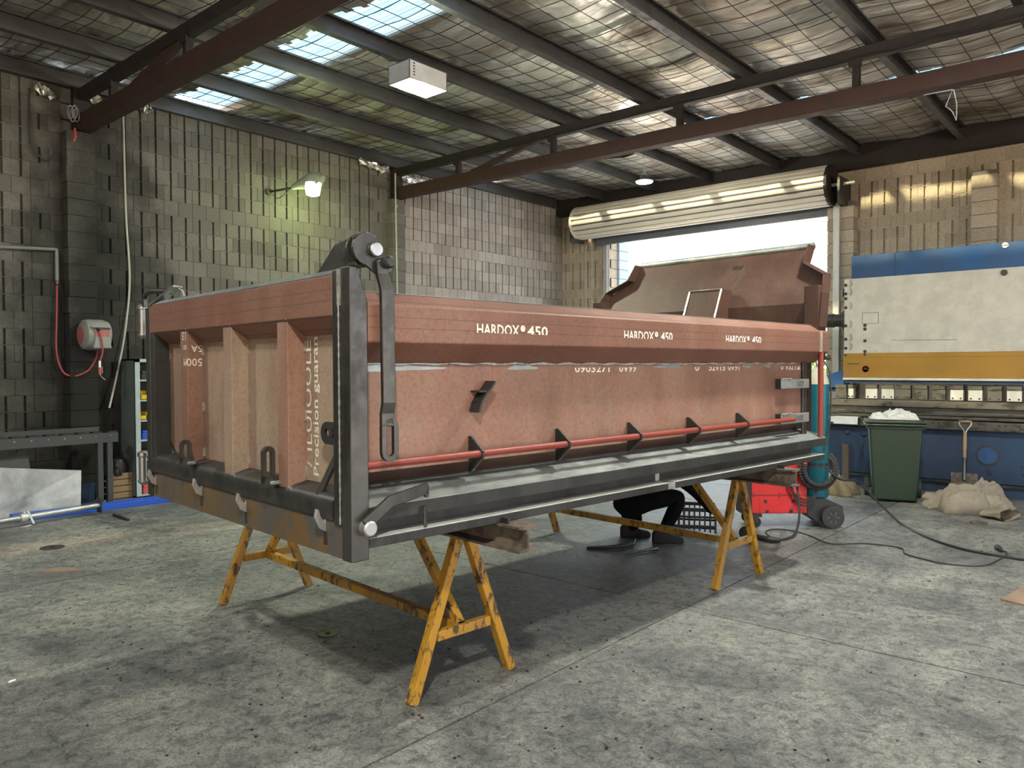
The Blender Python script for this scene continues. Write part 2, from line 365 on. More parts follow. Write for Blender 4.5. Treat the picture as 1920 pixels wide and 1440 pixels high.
# ---- block walls
def block_mesh(name, L_, Hh, D=.09, grooves=(), gw=.03, gd=.04):
    """one block, face towards +Y at y=0, width along x, with vertical grooves"""
    e_ = L_ / 2 + .004; pr = [(-e_, -D), (-e_, -.007), (-L_ / 2, -.007), (-L_ / 2, 0)]
    for g_, w_, d_ in grooves: pr += [(g_ - w_ / 2, 0), (g_ - w_ / 2, -d_), (g_ + w_ / 2, -d_), (g_ + w_ / 2, 0)]
    pr += [(L_ / 2, 0), (L_ / 2, -.007), (e_, -.007), (e_, -D)]
    return pr, Hh
def block_me(name, pr, Hh, mat):
    v = [(x, y, -Hh / 2) for x, y in pr] + [(x, y, Hh / 2) for x, y in pr]; n = len(pr)
    f = [(i, (i + 1) % n, n + (i + 1) % n, n + i) for i in range(n)] + [tuple(range(n)), tuple(range(2 * n - 1, n - 1, -1))]
    me = bpy.data.meshes.new(name); me.from_pydata(v, [], f)
    b = bmesh.new(); b.from_mesh(me); bmesh.ops.recalc_face_normals(b, faces=b.faces); b.to_mesh(me); b.free()
    me.materials.append(M[mat]); return me
GR, SCORE = (.03, .042), (.008, .008)
KIND = {'g2': [(-.1, *GR), (.1, *GR)], 'plain': [(0, *SCORE)], 'full': [], 'half': [], 'g1': [(0, *GR)]}
def lay(wall, spots, rot, mat, limit=300):
    """spots: (x, y, z, length, kind) block face centres; the ones that show largest become bricks, the rest one joined part"""
    cache = {}; scored = []
    for sp in spots:
        px, py, d = proj(sp[:3]); vis = d > .5 and -40 < px < 1960 and -40 < py < 1100
        scored.append((d if vis else 1e3 + abs(d), sp))
    scored.sort(key=lambda q: q[0]); rest_v, rest_f = [], []
    for i, (d, (x, y, z, L_, k)) in enumerate(scored):
        key = (round(L_, 3), k)
        if key not in cache:
            gs = KIND[k] if L_ > .3 or k in ('full', 'half') else ([(0, *GR)] if k == 'g2' else [])
            pr, hh = block_mesh('brick', L_ - .008, .192, .09, gs); cache[key] = (block_me('brick', pr, hh, mat), None)
        me = cache[key][0]; jit = rng.normal(0, .0018); off = Matrix.Rotation(rot, 4, 'Z')
        mw = Matrix.Translation((x, y, z)) @ off @ Matrix.Translation((0, jit, 0))
        if i < limit and d < 1e3:
            o = bpy.data.objects.new('brick', me); COL.objects.link(o); o.parent = wall; o.matrix_local = mw
        else:
            n = len(rest_v); rest_v += [mw @ v.co for v in me.vertices]; rest_f += [tuple(j + n for j in p.vertices) for p in me.polygons]
    if rest_f:
        me = bpy.data.meshes.new('far_bricks'); me.from_pydata(rest_v, [], rest_f); me.materials.append(M[mat])
        o = bpy.data.objects.new('far_bricks', me); COL.objects.link(o); o.parent = wall; o['kind'] = 'stuff'
Z0 = -.08
def course_kind(k): return 'plain' if k in (3, 7, 11, 15, 19) else 'g2'
wl = struct('wall_left')
spots = []; spots2 = []
def fill_run(s0, s1, k, fn, kindf):
    """running bond between s0 and s1 in course k; cut blocks at the ends"""
    off = .2 if k % 2 else 0
    n0 = math.floor((s0 - off) / .4) - 1; s = n0 * .4 + off
    while s < s1:
        a, b = max(s, s0), min(s + .4, s1)
        if b - a > .05:
            kd = kindf(k); full = b - a > .39
            fn((a + b) / 2, b - a, kd if full else ('half' if b - a < .15 else ('g2' if kd == 'g2' and abs(b - a - .2) < .02 else 'half')))
        s += .4
P1 = (3.542, 3.866); P2 = (8.70, 8.98)
for k in range(0, 26):
    zc = Z0 + .2 * k + .1
    for s0, s1 in ((-7.9, P1[0]), (P1[1], P2[0])):
        fill_run(s0, s1, k, lambda c, l, kd: spots.append((XL, c, zc, l, kd)), course_kind)
    fill_run(P2[1], YB, k, lambda c, l, kd: spots2.append((XL, c, zc, l, kd)), course_kind)
# blocks face +X : local +Y -> world +X  => rotate -90 deg
lay(wl, spots, -math.pi / 2, 'block', 200); lay(wl, spots2, -math.pi / 2, 'block_pale', 100)
MB().box(XL - .25, -8, -.1, XL - .05, YB + .3, 5.3).build('mortar_bed', 'mortar', wl)
mj = MB()
for k in range(1, 26): mj.box(XL - .06, -7.9, Z0 + .2 * k - .005, XL - .007, YB, Z0 + .2 * k + .005)
mj.build('bed_joints', 'block', wl)
for (y0, y1), p in ((P1, .173), (P2, .14)):
    pr = MB().box(XL - .05, y0 + .01, 0, XL + p - .01, y1 - .01, 4.55).build('pier', 'block', wl)
    for k in range(0, 24):
        z = Z0 + .2 * k
        if z + .19 > 4.56: break
        jx, jy = rng.normal(0, .003, 2)
        MB().box(XL - .03, y0 + jy, max(0, z + .004), XL + p + jx, y1 + jy, z + .196).build('brick', 'block', pr, bevel=.004)

wb = struct('wall_back')
spots = []
DX0, DX1, DZ = -9.15, -4.55, 4.42
def back_kind(k): return 'full' if k >= 24 else ('plain' if k in (4, 8, 12, 16, 20) else 'g2')
for k in range(0, 26):
    zc = Z0 + .2 * k + .1
    runs = ((XL, 6.5),) if zc > DZ else ((XL, DX0), (DX1, 6.5))
    for s0, s1 in runs:
        fill_run(s0, s1, k, lambda c, l, kd: spots.append((c, YB, zc, l, kd)), back_kind)
lay(wb, spots, math.pi, 'block_back')
MB().box(XL, YB + .05, -.1, DX0 - .36, YB + .24, DZ).box(DX1, YB + .05, -.1, 6.5, YB + .24, DZ).box(XL, YB + .05, DZ, 6.5, YB + .24, 5.3).build('mortar_bed', 'mortar_tan', wb)
mj = MB()
for k in range(1, 26):
    z = Z0 + .2 * k
    for s0, s1 in (((XL, 6.5),) if z > DZ else ((XL, DX0), (DX1, 6.5))): mj.box(s0, YB + .006, z - .006, s1, YB + .06, z + .006)
mj.build('bed_joints', 'mortar_tan', wb)
# jamb returns of the doorway and projecting piers
def pier_back(x0, x1, p, ztop, z0=0):
    pr = MB().box(x0 + .01, YB - p + .01, z0, x1 - .01, YB + .04, ztop - .02).build('pier', 'mortar', wb)
    for k in range(0, 26):
        z = Z0 + .2 * k
        if z + .19 > ztop + .02: break
        jx, jy = rng.normal(0, .002, 2)
        MB().box(x0 + jx, YB - p + jy, max(z0, z + .004), x1 + jx, YB + .03, z + .196).build('brick', 'block_back', pr, bevel=.004)
pier_back(-2.41, -2.07, .2, 4.6)
pier_back(-4.55, -4.12, .22, 4.42)
for k in range(0, 22):     # door reveal, left side, blocks facing +X
    z = Z0 + .2 * k
    MB().box(DX0 - .35, YB + .02, max(0, z + .004), DX0 + .0, YB + .32, z + .196).build('brick', 'block_back', wb, bevel=.004)
    MB().box(DX0 - .3, YB + .325, max(0, z + .004), DX0 + .05, YB + .72, z + .196).build('brick', 'pale_blue', wb, bevel=.004)  # outer jamb: blue daylight put into the block colour
MB().box(XL, YB - .22, 4.94, 6.5, YB - .02, 5.12).box(XL, YB - .22, 5.12, 6.5, YB - .10, 5.28).build('header_beam', 'truss_dark', wb)

# walls behind the camera and to the right: wide roller-door openings let the daylight in
wr = struct('wall_right')
MB().box(6.5, 9.5, 0, 6.7, YB + .2, 5.3).box(6.5, -8, 0, 6.7, 2.0, 5.3).box(6.5, 2.0, 4.3, 6.7, 9.5, 5.3).build('block_wall', 'block_back', wr)
wf = struct('wall_front')
MB().box(XL, -8.2, 0, 1.0, -8, 5.3).box(5.5, -8.2, 0, 6.7, -8, 5.3).box(1.0, -8.2, 4.3, 5.5, -8, 5.3).build('block_wall', 'block_back', wf)
g2 = MB().box(-60, -60, -.2, 60, -8.2, -.03).box(6.7, -8.2, -.2, 60, 13.96, -.03).build('ground', 'outside'); g2['kind'] = 'structure'

# ---- ceiling: purlins, foil blanket, wire mesh, skylight sheets
ceil = struct('ceiling', (0, 0, 5.1))
PX = [-10.34, -9.1, -7.87, -6.69, -5.38, -4.03, -2.55, -1.2, .1, 1.4, 2.7, 4.0, 5.3, 6.4]
for x in PX:   # C-section purlin, open side towards +X
    prof = [(-.04, 0), (.045, 0), (.045, .022), (.04, .022), (.04, .006), (-.034, .006), (-.034, .194), (.04, .194), (.04, .178), (.045, .178), (.045, .2), (-.04, .2)]
    MB().loft([[(x + a, y, 5.1 + z) for a, z in prof] for y in (-8, 13.68)]).build('purlin', 'purlin', ceil)
SKYS = ((-.95, -.22), (4.93, 5.66), (10.60, 11.42))
nx, ny = 340, 520
gx = np.linspace(XL - .1, 6.6, nx); gy = np.linspace(-8, YB + .2, ny)
X, Y = np.meshgrid(gx, gy, indexing='ij')
def vnoise(X, Y, sx, sy, seed):
    r = np.random.default_rng(seed); t = r.random((256, 256))
    u, v = X * sx + 500, Y * sy + 500; i, j = np.floor(u).astype(int), np.floor(v).astype(int); a, b = u - i, v - j
    a, b = a * a * (3 - 2 * a), b * b * (3 - 2 * b); q = lambda p, s: t[p % 256, s % 256]
    return (q(i, j) * (1 - a) + q(i + 1, j) * a) * (1 - b) + (q(i, j + 1) * (1 - a) + q(i + 1, j + 1) * a) * b - .5
px_ = np.array(PX); dpur = np.min(np.abs(X[..., None] - px_), -1)
sag = -.05 * np.clip(dpur / .55, 0, 1) ** 1.3
Zf = 5.325 + sag + .06 * vnoise(X, Y, .9, 2.2, 1) + .035 * vnoise(X, Y, 1.6, 7, 2) + .018 * vnoise(X, Y, 5, 11, 3) + .012 * vnoise(X, Y, 3, 20, 4)
seam = np.abs(((Y + .35) % 1.33) - .665); Zf += .05 * np.exp(-(seam / .03) ** 2)
Zf = np.maximum(Zf, 5.305 - .045 * np.clip(dpur / .3, 0, 1))
verts = np.stack([X, Y, Zf - 5.1], -1).reshape(-1, 3)
ii, jj = np.meshgrid(np.arange(nx - 1), np.arange(ny - 1), indexing='ij')
yc = (gy[:-1] + gy[1:]) / 2; xc = (gx[:-1] + gx[1:]) / 2
keep = np.ones((nx - 1, ny - 1), bool)
for s0, s1 in SKYS: keep &= ~((yc[None, :] > s0 + .03 * np.sin(xc * 23)[:, None]) & (yc[None, :] < s1) & (xc[:, None] < 4))
ii, jj = ii[keep], jj[keep]; a = ii * ny + jj
faces = np.stack([a, a + 1, a + ny + 1, a + ny], -1)
me = bpy.data.meshes.new('foil_blanket'); me.from_pydata(verts.tolist(), [], faces.tolist()); me.materials.append(M['foil']); me.shade_smooth()
o = bpy.data.objects.new('foil_blanket', me); COL.objects.link(o); o.parent = ceil
# roof sheet above the foil keeps the daylight out except at the skylight strip
edges = [-8.3] + [e for p in SKYS for e in (p[0] - .05, p[1] + .05)] + [YB + .35]; rs = MB()
for a_, b_ in zip(edges[::2], edges[1::2]): rs.box(XL - .3, a_, 5.40, 6.8, b_, 5.43)
for s0, s1 in SKYS: rs.box(4, s0 - .05, 5.40, 6.8, s1 + .05, 5.43)
rs.build('roof_sheet', 'purlin', ceil)
for s0, s1 in SKYS:
    for i in range(len(PX) - 4):   # one corrugated sheet length per purlin bay
        x0, x1 = PX[i], PX[i + 1]; m_ = MB(); l0, l1 = [], []
        for k in range(41):
            y = s0 - .06 + (s1 - s0 + .12) * k / 40; z = 5.375 + .014 * math.sin(k * 1.9)
            l0.append((x0, y, z)); l1.append((x1, y, z))
        m_.loft([l0, l1], caps=False, closed=False).build('skylight_pane', 'skypane', ceil, smooth='all')
wm = MB()      # safety mesh under the foil
def wz(x, y):
    d = min(abs(x - p) for p in PX); return 5.298 - .05 * min(1, d / .5) + .006 * math.sin(x * 7.3 + y * 3.1)
def thin(pts, r=.0048):
    wm.tube(pts, r, 3, False)
y = -2.0
while y < YB:
    ph = random.random() * 6; thin([(x, y + .018 * math.sin(x * 2.1 + ph), wz(x, y)) for x in np.arange(XL, 3.2, .2)]); y += random.choice((.15, .3, .3))
x = XL + .1
while x < 3:
    ph = random.random() * 6; thin([(x + .02 * math.sin(yy * 1.9 + ph), yy, wz(x, yy)) for yy in np.arange(-2, YB, .2)]); x += .3
o = wm.build('wire_mesh', 'wire', ceil, recalc=False); o['kind'] = 'stuff'
for (px0, py0, px1, py1) in ((672, 300, 728, 318), (752, 330, 826, 352), (62, 158, 105, 178), (152, 172, 205, 196), (262, 198, 285, 204)):   # torn foil hanging at the wall head
    p0, p1 = OX(px0, py0, XL + .09), OX(px1, py1, XL + .09); m_ = MB(); rows = []
    for q in range(4):
        rows.append([p0.lerp(p1, t / 9) + Vector((random.uniform(-.02, .05), 0, .04 - q * .045 * (.6 + .5 * random.random()))) for t in range(10)])
    m_.loft(rows, caps=False, closed=False).build('foil_flap', 'foil_scrap', ceil)

# ---- trusses
def truss(Y, posts, diags, label, tilt=0):
    t = thing('roof_truss', label, 'truss', (-2, Y, 4.57), 0, 'roof trusses across the workshop')
    x0, x1 = XL + .06, 6.4
    tz = lambda x: tilt * (x - XL)
    MB().loft([[(x, Y - .09, 4.575 + tz(x)), (x, Y + .09, 4.575 + tz(x)), (x, Y + .09, 4.76 + tz(x)), (x, Y - .09, 4.76 + tz(x))] for x in (x0, x1)]).build('bottom_chord', 'truss', t, bevel=.01)
    MB().box(x0, Y - .05, 4.965, x1, Y + .05, 5.10).build('top_chord', 'truss_dark', t, bevel=.006)
    for x in posts:
        MB().box(x - .035, Y - .04, 4.74 + tz(x), x + .035, Y + .04, 4.965).build('web_post', 'truss_dark', t)
        MB().box(x - .07, Y - .055, 4.90, x + .07, Y - .042, 4.985).build('gusset', 'truss_dark', t)
    for a, b in diags:
        MB().bar((a, Y, 4.755 + tz(a)), (b, Y, 4.97), .07, .07).build('web_diagonal', 'truss', t)
    MB().box(XL + .0, Y - .1, 4.40, XL + .09, Y + .1, 5.12).build('end_plate', 'truss_dark', t)
    return t
t2 = truss(8.88, [OY(860, 320, 8.88).x, OY(1038, 285, 8.88).x, OY(1275, 225, 8.88).x, OY(1606, 140, 8.88).x, 0.2, 2.5], [(OY(885, 338, 8.88).x, OY(1000, 262, 8.88).x)], 'long dark red steel truss spanning in front of the roller door', -.0118)
MB().tube([(x, 8.80, 4.985 + .012 * math.sin(x * 9)) for x in np.arange(-10.2, 2, .12)], .009, 5).build('cable', 'black', t2)
truss(3.76, [OY(212, 150, 3.76).x, OY(352, 60, 3.76).x, -5.2], [(OY(240, 165, 3.76).x, OY(338, 45, 3.76).x)], 'reddish brown steel truss overhead nearest the camera, top left')

# ================================================================== roller door
dr = struct('door_1', (-6.9, YB, 0))
yb = YB - .42; zc_ = 4.655; R_ = .335
x0, x1 = -9.62, -4.42
MB().cyl((x0, yb, zc_), (x1, yb, zc_), R_ - .05, n=36).build('door_roll', 'door_dark', dr)
n = 18
for k in range(n):      # rolled curtain: one curved slat per step round the drum
    pr = []
    for fr, rr in ((.0, R_ - .045), (.02, R_ - .006), (.12, R_ + .004), (.36, R_ + .008), (.60, R_ + .004), (.70, R_ - .006), (.72, R_ - .045)):
        a = (k + fr) * 2 * math.pi / n; pr.append((math.cos(a) * rr, math.sin(a) * rr))
    MB().loft([[(x, yb + p, zc_ + q) for p, q in pr] for x in (x0, x1)]).build('slat', 'door_slat', dr)
MB().lathe((x0 - .02, yb, zc_), (1, 0, 0), [(R_ + .012, 0), (R_ + .012, .045), (R_ - .03, .045), (R_ - .03, 0)], 40).build('rim_ring', 'door_slat', dr)
MB().lathe((x1 - .02, yb, zc_), (1, 0, 0), [(R_ + .008, 0), (R_ + .008, .05), (.1, .055), (.1, .02)], 40).build('end_wheel', 'truss_dark', dr)
MB().cyl((x0 - .3, yb, zc_), (x1 + .38, yb, zc_), .03).build('axle', 'alu', dr)
MB().box(x1 + .16, yb - .2, zc_ - .34, x1 + .20, YB - .05, zc_ + .1).build('bracket', 'steel_dark', dr)
MB().box(x0 - .22, yb - .03, zc_ - .34, x0 - .18, YB - .0, zc_ + .1).build('bracket', 'steel_dark', dr)
MB().box(x0 + .28, YB - .20, 4.21, x1 - .1, YB - .17, 4.45).box(x0 + .28, YB - .215, 4.19, x1 - .1, YB - .155, 4.23).build('bottom_rail', 'door_dark', dr)
for k in range(3): MB().box(x0 + .28, YB - .205, 4.255 + k * .06, x1 - .1, YB - .195, 4.285 + k * .06).build('slat', 'door_dark', dr)
for xg, yo in ((DX0 - .05, .0), (-4.38, .22)):
    yy = YB - yo
    prof = [(-.05, -.07), (.05, -.07), (.05, -.06), (-.04, -.06), (-.04, -.005), (.05, -.005), (.05, 0), (-.05, 0)]
    MB().loft([[(xg + a, yy + b, z) for a, b in prof] for z in (0, 4.38)]).build('guide_rail', 'alu', dr)
for (px, py0, py1) in ((1099, 458, 590), (1110, 458, 590)):
    p = OY(px, py0, YB - .3); m_ = MB()
    for k in range(70):
        z = p.z - k * .032; q = Vector((p.x, p.y, z)); d = Vector((.007, 0, 0)) if k % 2 else Vector((0, .007, 0))
        m_.tube([q - d + Z3 * .013, q - d - Z3 * .013, q + d - Z3 * .013, q + d + Z3 * .013], .003, 3)
    m_.build('hand_chain', 'alu', dr)
MB().box(x0 + .02, yb - .36, zc_ - .42, x0 + .05, yb + .1, zc_ - .34).build('stop_lug', 'black', dr)

# ================================================================== lamps
def area(name, loc, size, power, color, rot=(0, 0, 0), spread=math.pi, shape='SQUARE'):
    l = bpy.data.lights.new(name, 'AREA'); l.energy = power; l.color = color; l.size = size; l.shape = shape; l.spread = spread
    o = bpy.data.objects.new(name, l); COL.objects.link(o); o.location = loc; o.rotation_euler = rot; return o
def bay_light(c, label, group='box-shaped high bay lamps', power=None, color=(1, .98, .84), rz=0):
    px_n = min(PX, key=lambda x_: abs(x_ - c[0])) - c[0]
    """ventilated steel box with a lit opening in its underside, hung on two hooks; c = centre of the underside"""
    t = thing('high_bay_lamp', label, 'lamp', c, rz, group); c = Vector(c); q = Matrix.Rotation(rz, 3, 'Z')
    f = lambda x, y, z: c + q @ Vector((x, y, z))
    lx, ly, hh = .17, .27, .2
    b = MB()
    for (a0, b0, a1, b1) in ((-lx, -ly, lx, -ly + .012), (-lx, ly - .012, lx, ly), (-lx, -ly, -lx + .012, ly), (lx - .012, -ly, lx, ly)): b.box(a0, b0, 0, a1, b1, hh, f)
    b.box(-lx, -ly, hh - .012, lx, ly, hh, f); b.box(-lx, -ly, 0, lx, -ly + .14, .008, f).build('housing', 'lamp_box', t, bevel=.003)
    MB().box(-lx + .014, -ly + .14, .015, lx - .014, ly - .02, .02, f).build('glass', 'lamp_glow', t)
    MB().cyl(f(0, -.02, .05), f(0, .14, .05), .028, n=10).build('bulb', 'led_glow', t)
    for k in range(5): MB().box(lx, -ly + .05, .04 + k * .03, lx + .002, -ly + .075, .052 + k * .03, f).build('vent_slot', 'black', t)
    for yy in (-ly + .06, ly - .02): MB().tube([f(0, yy, hh), f(.02, yy, hh + .05), f(px_n * .5, yy, hh + .09), f(px_n, yy, 5.112 - c.z)], .008, 6).build('hook', 'steel_dark', t)
    l = area('bay_light', f(0, .06, -.012), .3, (power or LAMP_W['bay']) * .7, color); l.parent = t; l.matrix_parent_inverse = ROOT[t]
    lp_ = bpy.data.lights.new('bay_bulb', 'POINT'); lp_.energy = (power or LAMP_W['bay']) * .45; lp_.color = color; lp_.shadow_soft_size = .06
    l = bpy.data.objects.new('bay_bulb', lp_); COL.objects.link(l); l.location = f(0, .06, -.09); l.parent = t; l.matrix_parent_inverse = ROOT[t]
    return t
pl = G(768, 145, 4.66)
bay_light((pl.x - .17, pl.y + .27, 4.66), 'grey steel box lamp glowing yellow-green, hung below the skylight strip', power=LAMP_W['bay'] * .45, color=(.93, 1, .74))
bay_light((.39, -.56, 4.66), 'grey steel box lamp behind the camera, out of view', power=LAMP_W['bay'] * 1.0)
bay_light((-6.6, -.56, 4.66), 'grey steel box lamp left behind the camera, out of view', power=LAMP_W['bay'] * .42)
bay_light((-1.2, 5.6, 4.66), 'grey steel box lamp right of the tipper, out of view', power=LAMP_W['bay'] * .7)
# wall lamp
w0 = OX(503, 360, XL); w1 = OX(583, 346, XL + .55)
wlp = thing('wall_lamp', 'bracket lamp with bright green-white glass on the block wall', 'lamp', w0)
MB().cyl(w0 + Vector((-.02, 0, 0)), w0 + Vector((.03, 0, 0)), .05).build('wall_flange', 'steel_dark', wlp)
MB().tube([w0, w0.lerp(w1, .75)], .018, 8).build('arm', 'steel_dark', wlp)
d = (w1 - w0).normalized(); u = Vector((0, 0, 1))
MB().tube([w0.lerp(w1, .55), w0.lerp(w1, .7) + u * .02, w1 + u * .05, w1 + d * .13 + u * .045, w1 + d * .16 + u * .02], [.03, .06, .125, .12, .10], 14).build('hood', 'lamp_grey', wlp, smooth=True)
MB().lathe(w1 + d * .03, (0, 0, -1), [(.13, -.01), (.125, .02), (.10, .16), (.06, .175)], 16).build('glass', 'wall_glow', wlp, smooth=True)
MB().tube(smoothpath([w0 + Vector((.03, .05, -.03)), w0.lerp(w1, .25) - u * .12, w0.lerp(w1, .5) - u * .02]), .006, 5).build('lead', 'black', wlp)
l = bpy.data.lights.new('wall_lamp_light', 'POINT'); l.energy = LAMP_W['wall']; l.color = (.82, 1, .38); l.shadow_soft_size = .1
lo = bpy.data.objects.new('wall_lamp_light', l); COL.objects.link(lo); lo.parent = wlp; lo.matrix_parent_inverse = ROOT[wlp]; lo.location = w1 + d * .03 - u * .22
# round LED
c = OY(1208, 341, 11.0)
led = thing('round_led_lamp', 'small round white LED lamp hanging before the roller door', 'lamp', c)
MB().lathe(c, (0, 0, 1), [(.13, .0), (.15, .01), (.15, .035), (.08, .06), (.06, .10)], 24).build('housing', 'steel_dark', led, smooth=True)
MB().lathe(c, (0, 0, -1), [(.135, 0), (.13, .012), (.05, .016)], 24).build('glass', 'led_glow', led)
MB().tube([c + Vector((.03 * math.cos(a), 0, .14 + .03 * math.sin(a))) for a in np.linspace(0, 2 * math.pi, 13)], .006, 5).build('eye_ring', 'alu', led)
MB().tube([(c.x + .012 * math.sin(k), c.y, c.z + .16 + k * (5.10 - c.z - .16) / 12) for k in range(13)], .006, 4).build('chain', 'alu', led)
l = bpy.data.lights.new('led_light', 'POINT'); l.energy = LAMP_W['led']; l.color = (1, .95, .82); l.shadow_soft_size = .12
lo = bpy.data.objects.new('led_light', l); COL.objects.link(lo); lo.parent = led; lo.matrix_parent_inverse = ROOT[led]; lo.location = c - Vector((0, 0, .16))

# ================================================================== tipper body
AR, AC, HW = -2.68, -3.865, 1.185
tb = thing('tipper_body', 'large unpainted steel tipper body with brown primed sides resting on yellow trestles', 'tipper body', T(AC, 3.85, .85), TY)
B0, B1 = 1.75, 6.07
def ext(prof, b0, b1, s=1):     # profile (u,z), u measured outwards from the centre line
    return MB().loft([[T(AC + s * u, b, z) for u, z in prof] for b in (b0, b1)])
tl = lambda a, b, z: T(a, b, z)
for s in (1, -1):
    ext([(1.0, .90), (1.185, .90), (1.185, .94), (1.078, .94), (1.078, 1.05), (1.0, 1.05)], 1.745, 6.0, s).build('sill_beam', 'steel_dark', tb, bevel=.003)
    ext([(1.079, .9395), (1.184, .9395), (1.184, .9415), (1.079, .9415)], 1.745, 6.0, s).build('lit_sill_ledge', 'lit_ledge', tb)  # thin bright strip paints the overhead light on the ledge
    ext([(1.184, 1.066), (1.184, 1.071), (.985, 1.134), (.985, 1.12), (1.173, 1.058)], 1.745, 6.03, s).build('sloping_plate', 'plate', tb)
    ext([(1.173, 1.010), (1.1855, 1.010), (1.1855, 1.0675), (1.173, 1.062)], 1.745, 6.03, s).build('plate_lip', 'steel_dark', tb)
    ext([(1.066, 1.195), (.975, 1.125), (.965, 1.13), (1.056, 1.2)], B0, 5.93, s).build('lower_wall_bend', 'primer_dark', tb)  # dark primer paints the shade on the inward bend
    ext([(1.066, 1.195), (1.066, 1.672), (1.056, 1.672), (1.056, 1.195)], B0, 5.83, s).build('side_wall', 'primer', tb)
    ext([(1.062, 1.662), (1.18, 1.752), (1.18, 1.911), (1.095, 1.965), (1.03, 1.97), (1.03, 1.70)], B0, B1, s).build('top_rim', 'band', tb, bevel=.006)
    ext([(1.098, 1.966), (1.032, 1.9715), (1.032, 1.9735), (1.098, 1.968)], B0, B1 - .1, s).build('ground_edge', 'plate', tb)
    m_ = MB(); pts = [T(AC + s * (1.070 + .002 * math.sin(b * 40)), b, 1.660 + .003 * math.sin(b * 31)) for b in np.arange(B0, 5.85, .05)]
    m_.tube(pts, [.006 + .003 * math.sin(k * 1.7) for k in range(len(pts))], 6).build('weld_seam', 'weld', tb)
    MB().box(AC + s * 1.066 if s > 0 else AC - 1.085, 5.83, 1.09, AC + 1.085 if s > 0 else AC - 1.066, 5.90, 1.70, tl).build('end_post', 'steel', tb, bevel=.004)
MB().box(AC - 1.0, 1.72, .985, AC + 1.0, 6.0, 1.0, tl).build('floor_plate', 'primer_dark', tb)
for u in (-.42, .42): MB().box(AC + u - .05, 1.76, .905, AC + u + .05, 5.98, .985, tl).build('chassis_runner', 'steel_dark', tb)
for b in np.arange(2.3, 5.9, .55): MB().box(AC - .99, b - .03, .93, AC + .99, b + .03, .985, tl).build('cross_bearer', 'steel_dark', tb)
# bright repair joint on the sill and welded marks
MB().box(AR - .002, 3.86, .903, AR + .004, 3.93, .938, tl).box(AR - .105, 3.86, .938, AR + .003, 3.93, .943, tl).box(AR - .107, 3.87, .943, AR - .100, 3.91, 1.045, tl).build('splice_weld', 'weld', tb)
# HARDOX stencil on the rim
ob = AC + 1.1805 + .0015
for b, w, st in ((2.341, .274, 'HARDOX'), (2.672, .145, '450'), (3.438, .282, 'HARDOX'), (3.79, .12, '450'), (4.519, .262, 'HARDOX'), (4.86, .125, '450')):
    text(st, .072, T(ob, b, 1.797), B3, Z3, 'white_paint', tb, .12, width=w, bold=.018)
for b in (2.64, 3.745, 4.808):
    MB().lathe(T(ob, b, 1.833), A3, [(.016, 0), (.016, .0004), (.010, .0004), (.010, 0)], 14).build('lettering', 'white_paint', tb)
for b, w, st in ((3.15, .30, '0903271'), (3.54, .16, '0V99'), (4.33, .05, '0'), (4.50, .20, '32V15'), (4.74, .15, '0V91'), (5.50, .04, '0'), (5.58, .12, 'V32'), (5.73, .07, '12'), (5.78, .04, '2')):
    text(st, .062, T(AC + 1.0675, b, 1.614), B3, Z3, 'white_paint', tb, .0, width=w, top=.40, bold=.012)
# grinding marks beside the weld
for b, l_ in ((1.95, .5), (2.75, .2), (4.05, .28), (5.0, .12), (5.3, .1)):
    m_ = MB(); pts = []
    for k in range(18):
        a = 2 * math.pi * k / 18; rr = 1 + .25 * math.sin(3 * a + b)
        pts.append(T(AC + 1.0668, b + l_ * .5 * math.cos(a) * rr, 1.643 + .014 * math.sin(a) * rr))
    m_.add(pts, [tuple(range(18))]).build('ground_patch', 'plate', tb)
# red oxide pipe rail on gussets
pz, pu = 1.237, AC + 1.145
MB().cyl(T(pu, 1.755, pz), T(pu, 5.56, pz), .0175, n=14).build('pipe_rail', 'pipe_red', tb, smooth=True)
for b in (2.39, 3.0, 3.62, 4.24, 4.85):
    MB().loft([[T(AC + 1.066, bb, 1.145), T(AC + 1.066, bb, 1.315), T(AC + 1.085, bb, 1.315), T(AC + 1.17, bb, 1.25), T(AC + 1.17, bb, 1.22), T(AC + 1.085, bb, 1.145)] for bb in (b - .006, b + .006)]).build('gusset', 'steel_dark', tb)
# curved hook plate with stiffener on the side wall
prof = []
cl = [T(AC + 1.066, 2.395, 1.43), T(AC + 1.066, 2.41, 1.475), T(AC + 1.066, 2.44, 1.515), T(AC + 1.066, 2.475, 1.545), T(AC + 1.066, 2.50, 1.575)]
hk = MB()
for p, q in zip(cl[:-1], cl[1:]):
    nrm = (q - p).cross(A3).normalized() * .005
    hk.hexa([p - nrm, p + nrm, p + nrm + A3 * .07, p - nrm + A3 * .07, q - nrm, q + nrm, q + nrm + A3 * .07, q - nrm + A3 * .07])
hk.build('hook_plate', 'steel_dark', tb)
MB().box(AC + 1.066, 2.40, 1.525, AC + 1.13, 2.455, 1.533, tl).build('hook_stiffener', 'steel_dark', tb)
